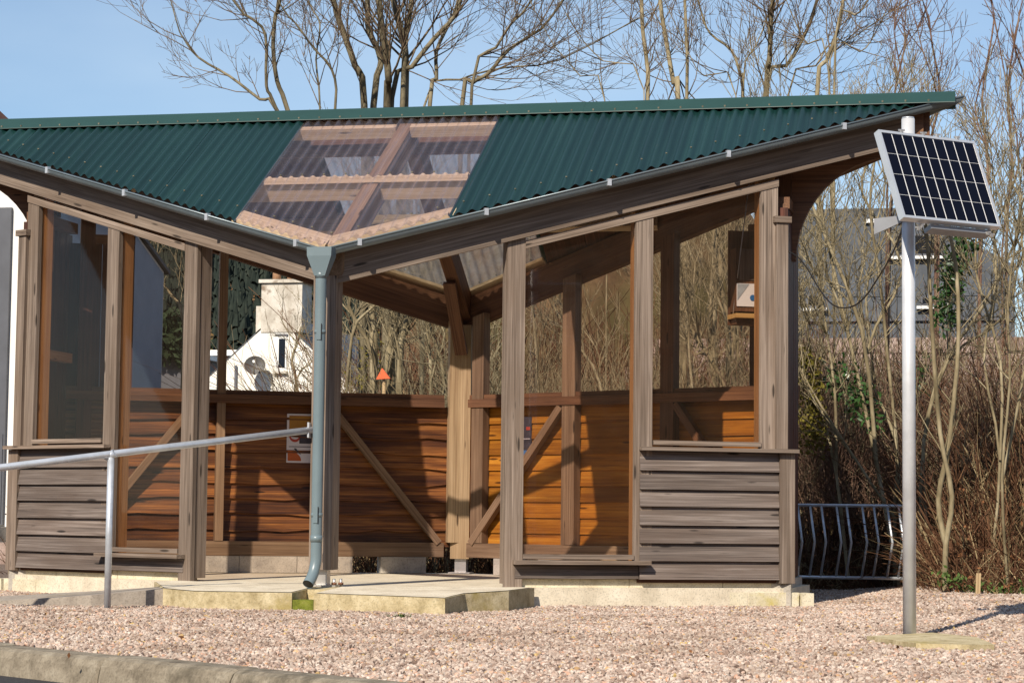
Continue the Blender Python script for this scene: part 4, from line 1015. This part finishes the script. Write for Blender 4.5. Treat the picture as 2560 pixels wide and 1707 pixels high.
for k in range(NA+1):
    a = math.pi*(1.02+.96*k/NA); 
    for rr_, zz_ in ((60, -.3), (85, 11+2*math.sin(k*1.7)), (130, 27+4*math.sin(k*.9+1)), (200, 46+4*math.sin(k*.5))): bk_.v.append((4+rr_*math.cos(a), -13+rr_*math.sin(a), zz_))
for k in range(NA):
    for q_ in range(3): bk_.f.append((k*4+q_, k*4+q_+1, k*4+q_+5, k*4+q_+4))
tag(bk_.build('sky_blocker_hill', 'hillside', smooth=True), kind='structure')

# ------------------------------------------------------------------ vegetation
random.seed(21)
def rvec(): 
    while True:
        v = Vector((random.uniform(-1, 1), random.uniform(-1, 1), random.uniform(-1, 1)))
        if .05 < v.length < 1: return v.normalized()
def grow(m, p, d, Ln, r, lev, maxlev, up=.12, wig=.22, kids=(3, 5), ang=(.45, .95), rmin=.0028, sides=4):
    n = 5 if lev < 2 else 3
    pts = [p.copy()]; rad = [r]; d = d.normalized()
    for i in range(n):
        d = (d+rvec()*wig+Vector((0, 0, up))).normalized(); p = p+d*(Ln/n); pts.append(p.copy()); rad.append(max(rmin*.7, r*(1-.75*(i+1)/n)))
    m.tube(pts, rad, sides if lev < 2 else 3, False)
    if lev >= maxlev: return
    for k in range(random.randint(*kids)):
        u = random.uniform(.25, .98); i = min(n-1, int(u*n)); q_ = pts[i].lerp(pts[i+1], u*n-i); dd = (pts[i+1]-pts[i]).normalized()
        s = dd.cross(rvec()).normalized(); a = random.uniform(*ang)
        grow(m, q_, dd*math.cos(a)+s*math.sin(a), Ln*random.uniform(.35, .62), max(rmin, rad[i]*random.uniform(.45, .65)), lev+1, maxlev, up, wig, kids, ang, rmin, sides)
def smooth_path(pts, k=3):
    out = []
    for i in range(len(pts)-1):
        p0, p1, p2, p3 = pts[max(0, i-1)], pts[i], pts[i+1], pts[min(len(pts)-1, i+2)]
        for j in range(k):
            u = j/k; out.append(.5*((2*p1)+(p2-p0)*u+(2*p0-5*p1+4*p2-p3)*u*u+(3*p1-p0-3*p2+p3)*u**3))
    out.append(pts[-1]); return out
def tree(name, label, cat, stems, Y, mat, tmat, base=None, ext=(.8, 1.6), via=None, nb=(7, 11), blen=(.5, 1.3), maxlev=2, group=None, kids=(3, 5), up=.1, depth=.5, wig=.17, ang=(.45, .95)):
    """stems: (list of image points up the stem, radius at bottom, radius at top); base: image x and ground point"""
    tr = MB(); cw_ = MB(); bx = None
    for si, (pts, r0, r1) in enumerate(stems):
        yo = random.uniform(-depth, depth); P = []
        if base is not None: P.append(Vector((at(base, 1200, Y).x, Y, -.3)))
        if via: P.append(at(via[0], via[1], Y))
        N = len(pts)
        for i, (x, y) in enumerate(pts): P.append(at(x, y, Y+yo*(i+1)/N))
        if base is None and P[0].z > 1.0: P.insert(0, Vector((P[0].x+random.uniform(-.06, .06), P[0].y, P[0].z*.45))); P.insert(0, Vector((P[0].x, P[0].y, -.3)))
        # carry on above the picture
        d = (P[-1]-P[-2]).normalized(); P.append(P[-1]+(d+Vector((0, 0, .4))).normalized()*random.uniform(*ext))
        Q = smooth_path(P, 3); M_ = len(Q)
        rads = [r0+(r1-r0)*(i/(M_-1)) for i in range(M_)]; rads[-1] *= .4
        tr.tube(Q, rads, 7, False)
        if bx is None: bx = Q[0]
        for k in range(random.randint(*nb)):
            u = random.uniform(.38, .99); i = min(M_-2, int(u*(M_-1))); q_ = Q[i]; dd = (Q[i+1]-Q[i]).normalized(); s = dd.cross(rvec()).normalized(); a = random.uniform(*ang)
            grow(cw_, q_, dd*math.cos(a)+s*math.sin(a), random.uniform(*blen), max(.0055, min(.022, rads[i]*random.uniform(.22, .42))), 0, maxlev, up, wig, kids, (.4, .85))
    t_ = thing(name, label, cat, (bx.x, bx.y, -.3), group)
    tr.build('trunk', mat, t_, True, bx); cw_.build('crown', tmat, t_, True, bx)
    return t_
GT = 'bare trees behind the shelter'
tree('bare_tree', 'big many-stemmed bare tree rising behind the clear roof panel', 'tree', [
    ([(911, 264), (888, 165), (857, 77), (834, 0)], 0.043, 0.027), ([(934, 264), (953, 153), (922, 77), (919, 0)], 0.041, 0.027),
    ([(968, 264), (972, 200), (961, 107), (947, 0)], 0.048, 0.030), ([(1012, 264), (1014, 153), (1008, 96), (984, 0)], 0.050, 0.030),
    ([(1010, 180), (1020, 60), (1030, 0)], 0.035, 0.024), ([(980, 245), (1030, 168), (1083, 100), (1133, 46), (1152, 0)], 0.032, 0.019),
    ([(1075, 260), (1091, 199), (1091, 130), (1118, 69), (1140, 20)], 0.027, 0.014), ([(1156, 260), (1183, 207), (1221, 184), (1271, 126), (1328, 88), (1382, 38)], 0.029, 0.011),
    ([(1180, 215), (1240, 120), (1278, 60), (1330, 0)], 0.021, 0.009), ([(1060, 268), (1150, 200), (1260, 170), (1400, 150)], 0.016, 0.006)],
    9.0, 'bark_ash', 'bark_twig', nb=(10, 14), blen=(.6, 1.6), kids=(3, 5), group=GT)
tree('bare_tree', 'dark slender bare tree with a long limb reaching left above the green roof', 'tree', [
    ([(719, 275), (693, 203), (683, 115), (689, 38), (700, 0)], 0.028, 0.017), ([(689, 272), (650, 249), (574, 191), (497, 145), (459, 96), (440, 50)], 0.022, 0.005),
    ([(689, 268), (666, 214), (664, 88), (628, 46), (582, 0)], 0.021, 0.010), ([(838, 272), (830, 176), (785, 122), (740, 60), (700, 10)], 0.017, 0.007), ([(800, 270), (790, 150), (800, 60), (770, 0)], 0.012, 0.007)],
    8.0, 'bark_ash', 'bark_twig', base=826, via=(790, 560), nb=(9, 13), blen=(.4, 1.1), kids=(3, 5), group=GT)
tree('bare_tree', 'pair of pale straight bare stems standing between the big tree and the right eave', 'tree', [
    ([(1619, 249), (1619, 172), (1607, 77), (1604, 0)], 0.026, 0.019), ([(1695, 245), (1684, 210), (1661, 77), (1650, 0)], 0.031, 0.020), ([(1512, 251), (1451, 191), (1412, 145), (1370, 90)], 0.009, 0.004), ([(1610, 226), (1508, 153), (1428, 57)], 0.009, 0.004)],
    9.0, 'bark_pale', 'bark_twig', nb=(8, 12), blen=(.4, 1.1), group=GT)
tree('bare_tree', 'thin bare tree forking low above the right part of the roof', 'tree', [
    ([(1717, 245), (1717, 115), (1712, 0)], 0.020, 0.014), ([(1857, 243), (1851, 191), (1828, 126), (1775, 84), (1750, 20)], 0.022, 0.007), ([(1857, 230), (1880, 130), (1905, 80)], 0.012, 0.005), ([(1840, 240), (1760, 190), (1720, 130)], 0.009, 0.004)],
    8.5, 'bark_pale', 'bark_twig', nb=(8, 12), blen=(.35, .9), group=GT)
tree('bare_tree', 'pale bare tree with straight stem and leaning limb above the right roof', 'tree', [
    ([(1916, 241), (1924, 153), (1928, 38), (1932, 0)], 0.031, 0.022), ([(1913, 233), (1966, 165), (2004, 103), (2043, 0)], 0.025, 0.014), ([(1970, 240), (2040, 165), (2075, 110), (2140, 90)], 0.012, 0.005)],
    8.8, 'bark_pale', 'bark_twig', nb=(9, 13), blen=(.4, 1.1), group=GT)
tree('bare_tree', 'bare tree leaning right just left of the solar panel pole top', 'tree', [
    ([(2043, 237), (2066, 153), (2089, 92), (2108, 0)], 0.026, 0.015), ([(2089, 92), (2137, 38), (2170, 0)], 0.015, 0.007), ([(2075, 150), (2150, 130), (2200, 60)], 0.011, 0.004), ([(2070, 160), (2020, 110), (1990, 60)], 0.009, 0.004)],
    8.0, 'bark_pale', 'bark_twig', nb=(8, 12), blen=(.35, .9), group=GT)
# reddish twiggy saplings at the right
for k, (bx_, pts, lab) in enumerate((
    (2210, [(2225, 560), (2245, 400), (2235, 250), (2262, 120)], 'reddish twiggy sapling directly behind the solar panel'),
    (2330, [(2340, 600), (2325, 380), (2350, 240), (2330, 110)], 'reddish twiggy sapling at the right corner of the solar panel'),
    (2440, [(2450, 620), (2470, 430), (2455, 250), (2480, 90)], 'reddish twiggy sapling right of the solar panel'),
    (2520, [(2515, 640), (2530, 420), (2520, 220), (2545, 60)], 'tall reddish sapling at the right edge'),
    (2600, [(2590, 640), (2560, 430), (2575, 250), (2540, 130)], 'reddish sapling leaning in from beyond the right edge'))):
    tree('sapling', lab, 'sapling', [(pts, .017, .006), ([(x+random.uniform(-60, 60)*(i+1)/4, y+random.uniform(-20, 20)) for i, (x, y) in enumerate(pts)], .011, .004)],
         6.4+k*.45, 'bark_red', 'bark_red', base=bx_, ext=(.1, .3), nb=(6, 9), blen=(.35, .8), kids=(3, 4), group='reddish saplings at the right', ang=(.3, .7))
# pale saplings in the scrub on the right
GS = 'pale saplings in the scrub'
R_SAP = [
    ('pale sapling crossing behind the curved bracket end of the roof', [(2250, 1470), (2190, 1150), (2120, 830), (2060, 560), (2040, 420)], 4.7, .03),
    ('knobbly pale sapling standing just right of the solar panel pole', [(2362, 1480), (2365, 1360), (2380, 1240), (2350, 1080), (2330, 820), (2318, 600), (2300, 470)], 2.7, .036),
    ('sapling leaning left out of the scrub behind the bicycle rack', [(2240, 1300), (2140, 1150), (2050, 1010), (1990, 900)], 4.6, .020),
    ('mossy sapling beside the end of the shelter', [(2120, 1440), (2090, 1180), (2040, 960), (2010, 760)], 4.8, .024),
    ('sapling forking in front of the slate house left of the pole', [(2260, 1440), (2240, 1100), (2220, 900), (2200, 700), (2175, 520), (2190, 380)], 4.9, .028),
    ('sapling with a raking limb left of the solar panel', [(2140, 1440), (2150, 1000), (2110, 800), (2050, 640), (2020, 520), (2000, 400)], 6.2, .022),
    ('sapling slanting right below the solar panel', [(2300, 1440), (2310, 1100), (2370, 900), (2460, 760), (2540, 600)], 4.4, .028),
    ('thin sapling at the right edge of the scrub', [(2520, 1480), (2505, 1200), (2525, 950), (2520, 760), (2545, 560)], 2.9, .02),
    ('slender sapling between the pole and the right edge', [(2470, 1470), (2500, 1150), (2460, 900), (2490, 700), (2480, 520)], 3.2, .02),
    ('sapling whose stem passes behind the pole clamp', [(2250, 1440), (2180, 900), (2170, 700), (2240, 520), (2225, 400)], 6.6, .022)]
for lab, pts, Y, r in R_SAP:
    tree('sapling', lab, 'sapling', [(pts, r*.60, r*.26), ([pts[1]]+[(x+random.uniform(-70, 70), y+random.uniform(-30, 30)) for x, y in pts[2:]], r*.6, r*.25)], Y, 'bark_pale', 'bark_pale', base=None, ext=(.1, .35), nb=(12, 17), blen=(.3, .9), kids=(3, 5), group=GS, depth=.25)
# saplings seen through the shelter
GI = 'saplings seen through the shelter'
I_SAP = [
    ('pale stem seen between the front post and the rear post, near the left', [(930, 1300), (935, 900), (930, 780), (940, 600)], 7.2, .05),
    ('second pale stem behind the rear opening', [(985, 1300), (975, 900), (985, 790), (975, 600)], 7.4, .06),
    ('pale stem leaning right behind the rear opening', [(985, 1300), (1000, 900), (1015, 800), (1040, 600)], 6.8, .03),
    ('thin yellowish upright stem close to the rear post', [(1080, 1300), (1078, 950), (1070, 850), (1050, 640)], 6.2, .02),
    ('thin leaning stem crossing beside the rear post', [(1110, 1300), (1110, 950), (1080, 840), (1040, 700)], 6.5, .018),
    ('raking stem at the left of the rear opening', [(860, 1100), (880, 840), (930, 770), (1000, 700)], 6.6, .02),
    ('thin upright stem seen through the tall right pane', [(1350, 1300), (1345, 950), (1335, 800), (1325, 640)], 6.4, .017),
    ('leaning stems seen low through the tall right pane', [(1540, 1250), (1500, 960), (1440, 860), (1380, 760)], 6.8, .016),
    ('broad pale trunk seen through the upper right pane', [(1790, 1300), (1785, 1000), (1780, 850), (1790, 600)], 8.0, .06),
    ('pale trunk left of the broad one through the upper right pane', [(1715, 1300), (1712, 900), (1708, 760), (1715, 600)], 7.6, .04),
    ('slanting stem seen through the upper right pane', [(1890, 1150), (1800, 940), (1740, 840), (1690, 760)], 6.2, .018),
    ('stem beside the hanging box seen through the right pane', [(1815, 1300), (1822, 850), (1800, 700), (1805, 560)], 7.0, .03),
    ('dark curved stem low in the right pane', [(1760, 1250), (1728, 940), (1722, 830), (1735, 700)], 6.0, .014),
    ('bare shrub seen through the left pane beside the hill', [(470, 1100), (458, 800), (430, 740), (402, 700)], 14.0, .03),
    ('bare shrub in front of the cottage gable', [(755, 1150), (740, 950), (730, 900), (745, 850)], 16.0, .03)]
for lab, pts, Y, r in I_SAP:
    tree('sapling', lab, 'sapling', [(pts, r, r*.5), ([pts[1]]+[(x+random.uniform(-60, 60), y+random.uniform(-20, 20)) for x, y in pts[2:]], r*.5, r*.25)], Y, 'bark_pale', 'bark_pale', base=None, ext=(.1, .35), nb=(9, 13) if Y < 12 else (4, 6), blen=(.35, .9), kids=(3, 4), group=GI, depth=.3)

# scrub: dense brown stems nobody could count
random.seed(5)
def scrub(name, mat, label, n, area, hfun, r=(.003, .007), lean=.5):
    m_ = MB()
    for k in range(n):
        x, y = area(); h = hfun(x, y)*random.uniform(.35, 1.1)
        if h < .08: continue
        p = Vector((x, y, -.25)); d = Vector((random.uniform(-lean, lean), random.uniform(-lean, lean), 1)).normalized(); rr_ = random.uniform(*r)
        pts = [p.copy()]; bend = Vector((random.uniform(-1, 1), random.uniform(-1, 1), random.uniform(-.9, .1)))*random.uniform(.05, .35)
        for i in range(4):
            d = (d+bend+rvec()*.12).normalized(); p = p+d*h/4*1.1; pts.append(p.copy())
        m_.tube(pts, [rr_, rr_*.9, rr_*.75, rr_*.6, rr_*.4], 3, False)
        for q_ in range(random.randint(1, 3)):
            i = random.randint(1, 3); a = pts[i]; dd = (pts[i+1]-pts[i]).normalized()+rvec()*.8
            l = h*random.uniform(.12, .35); m_.tube([a, a+dd*l*.5+rvec()*.03, a+dd*l+Vector((0, 0, -.05*l))], [rr_*.6, rr_*.5, rr_*.3], 3, False)
    return tag(m_.build(name, mat, None, False), label, 'scrub', kind='stuff')
def area_r():
    y = 4.9+random.random()**1.3*4.5; return random.uniform(1.6, 7.2), y
def edge(x): return 4.85 if x < 3.42 else (4.85-(x-3.42)*6.5 if x < 3.78 else max(1.9, 2.5-(x-3.78)*.6))
def area_r2():
    x = random.uniform(1.2, 7.0); y0 = edge(x); return x, y0+random.random()**1.4*5.0
def h_r(x, y): 
    return min(2.4, .28+(y-edge(x))*(1.0 if x < 3.4 else .62))*(.8+.5*noise.noise(Vector((x*.8, y*.8, 0))))
scrub('bramble_scrub', 'bramble', 'tangled brown scrub right of the shelter', 15000, area_r2, h_r, lean=.55)
scrub('pale_scrub', 'bramble_pale', 'pale dead stalks mixed through the scrub on the right', 4000, area_r2, h_r)
def area_b(): return random.uniform(-4.8, 2.0), random.uniform(5.6, 10.5)
def h_b(x, y): return (1.5+.35*(y-5.6)*.6)*(.85+.4*noise.noise(Vector((x*.7, y*.7, 5)))) * (1 if x > at(850, 900, y).x else .52)
scrub('rear_scrub', 'bramble', 'brown scrub seen through the open back of the shelter', 5200, area_b, h_b)
scrub('rear_pale_scrub', 'bramble_pale', 'pale stalks seen through the open back of the shelter', 2600, area_b, h_b)
# taller far scrub that closes the view low down
def area_f(): return random.uniform(-4.5, 9.5), random.uniform(10.5, 15)
def h_f(x, y): return (3.7 if x < at(1960, 900, y).x else 2.4)*(.8+.5*noise.noise(Vector((x*.5, y*.5, 9)))) * (1 if x > at(830, 900, y).x else .42)
scrub('far_scrub', 'bramble', 'dense brown thicket further behind', 10000, area_f, h_f, (.005, .011), .6)
def area_t():
    while True:
        x, y = random.uniform(-3.2, 2.4), random.uniform(5.8, 9.5)
        if x > at(900, 900, y).x: return x, y
def thicket(name, mat, label, n, area, hl, stems=(4, 8), r=(.005, .011)):
    m_ = MB()
    for k in range(n):
        x, y = area()
        for q_ in range(random.randint(*stems)):
            d = Vector((random.uniform(-.6, .6), random.uniform(-.6, .6), 1)); grow(m_, Vector((x+random.uniform(-.15, .15), y+random.uniform(-.15, .15), -.25)), d, random.uniform(*hl), random.uniform(*r), 0, 2, .06, .16, (4, 6), (.3, .8), .0026, 4)
    return tag(m_.build(name, mat, None, True), label, 'thicket', kind='stuff')
thicket('bare_undergrowth', 'bark_pale', 'pale bare undergrowth tangled behind the bicycle rack and pole', 45, lambda: (random.uniform(1.6, 7.0), random.uniform(5.6, 9.0)), (1.2, 2.1))
thicket('brown_undergrowth', 'bark_red', 'reddish brown undergrowth tangled on the right', 130, lambda: (random.uniform(2.4, 7.0), random.uniform(5.2, 8.6)), (.9, 1.8))
thicket('rear_undergrowth', 'bark_pale', 'pale bare undergrowth seen through the back of the shelter', 60, area_t, (1.2, 2.0))
# dead leaves and ivy
def leaves(name, mat, label, spots, size, kind='stuff', parent=None, cat='leaves'):
    m_ = MB()
    for p in spots:
        a, b_ = rvec(), rvec(); a = a*size*random.uniform(.6, 1.3); b_ = (b_-a.normalized()*b_.dot(a.normalized())).normalized()*size*random.uniform(.4, .9); p = Vector(p)
        m_.quad(p-a, p-b_*.7, p+a, p+b_*.7)
    o = m_.build(name, mat, parent, origin=spots[0])
    if parent is None: tag(o, label, cat, kind=kind)
    else: tag(o, kind=kind)
    return o
sp1 = []
for k in range(9000):
    x, y = area_r2(); sp1.append((x, y, -.14+random.random()**1.8*h_r(x, y)*.9))
leaves('dead_leaves', 'leaf_dead', 'brown dead leaves caught in the scrub on the right', sp1, .02)
sp1 = []
for k in range(5000):
    x, y = area_b(); sp1.append((x, y, -.14+random.random()*h_b(x, y)*.9))
leaves('rear_dead_leaves', 'leaf_dead', 'brown dead leaves in the scrub behind the shelter', sp1, .022)
def ivy(name, label, col, Y, n, rad, mat='leaf_ivy', cat='ivy', size=.03):
    P = smooth_path([at(x, y, Y) for x, y in col], 6); sp_ = []
    for k in range(n):
        c = random.choice(P); sp_.append(c+rvec()*rad*random.random()**.5)
    o = leaves(name, mat, label, sp_, size, kind=None, cat=cat); return o
ivy('ivy', 'dark green ivy climbing a stem below the solar panel', [(2365, 800), (2375, 720), (2395, 650), (2415, 595)], 4.4, 900, .13)
ivy('ivy', 'dark ivy clump low in the scrub left of the pole', [(2090, 930), (2110, 960), (2150, 1000), (2170, 1060)], 4.8, 420, .18)
ivy('ivy', 'ivy leaves behind the pole low down', [(2290, 900), (2295, 960)], 6.0, 120, .14)
ivy('mossy_shrub', 'yellow green mossy shrub beside the end wall of the shelter', [(2015, 900), (2020, 960), (2028, 1030), (2035, 1110)], 4.7, 1100, .15, 'moss_shrub', 'shrub', .022)
ivy('low_plants', 'low green plants at the gravel edge right of the pole', [(2350, 1440), (2420, 1470), (2500, 1475), (2555, 1470)], 2.5, 260, .08, 'grass_green', 'plants', .022)
ivy('evergreen_bush', 'green bush below the hillside seen through the left pane', [(395, 850), (430, 835), (460, 850)], 58, 1600, 1.0, 'evergreen', 'bush', .18)
ivy('evergreen_bush', 'olive foliage behind the rear opening near the orange marker', [(925, 850), (935, 930), (880, 960)], 8.6, 260, .16, 'moss_shrub', 'bush', .022)
# orange marker in the scrub
mk = at(957, 935, 6.9)
om = thing('orange_marker', 'bright orange triangular marker in the bushes behind the rear opening', 'marker', (mk.x, mk.y, -.3))
a, b_, c = at(940, 948, 6.9), at(975, 946, 6.9), at(955, 920, 6.9); d = Vector((0, .03, 0))
obj('marker_plate', [a, b_, c, a+d, b_+d, c+d], [(0, 1, 2), (5, 4, 3), (0, 3, 4, 1), (1, 4, 5, 2), (2, 5, 3, 0)], 'marker_orange', om)
tube('marker_post', [(mk.x, mk.y+.05, -.3), (mk.x, mk.y+.05, c.z-.02)], .018, 'pale_timber', om, 6)

random.seed(31); lit = []
for k in range(70):
    x, y = random.uniform(-2.5, 5.5), random.uniform(-4.6, 1.5)
    if inside(x, y, corners) and not inside(x, y, [(-1.3, -.9), (1.2, -.9), (2.9, 1.6), (-2.9, 1.6)]): lit.append((x, y, gz(x, y)+.014))
leaves('leaf_litter', 'leaf_dead', 'a few brown leaves scattered on the gravel', lit, .016)
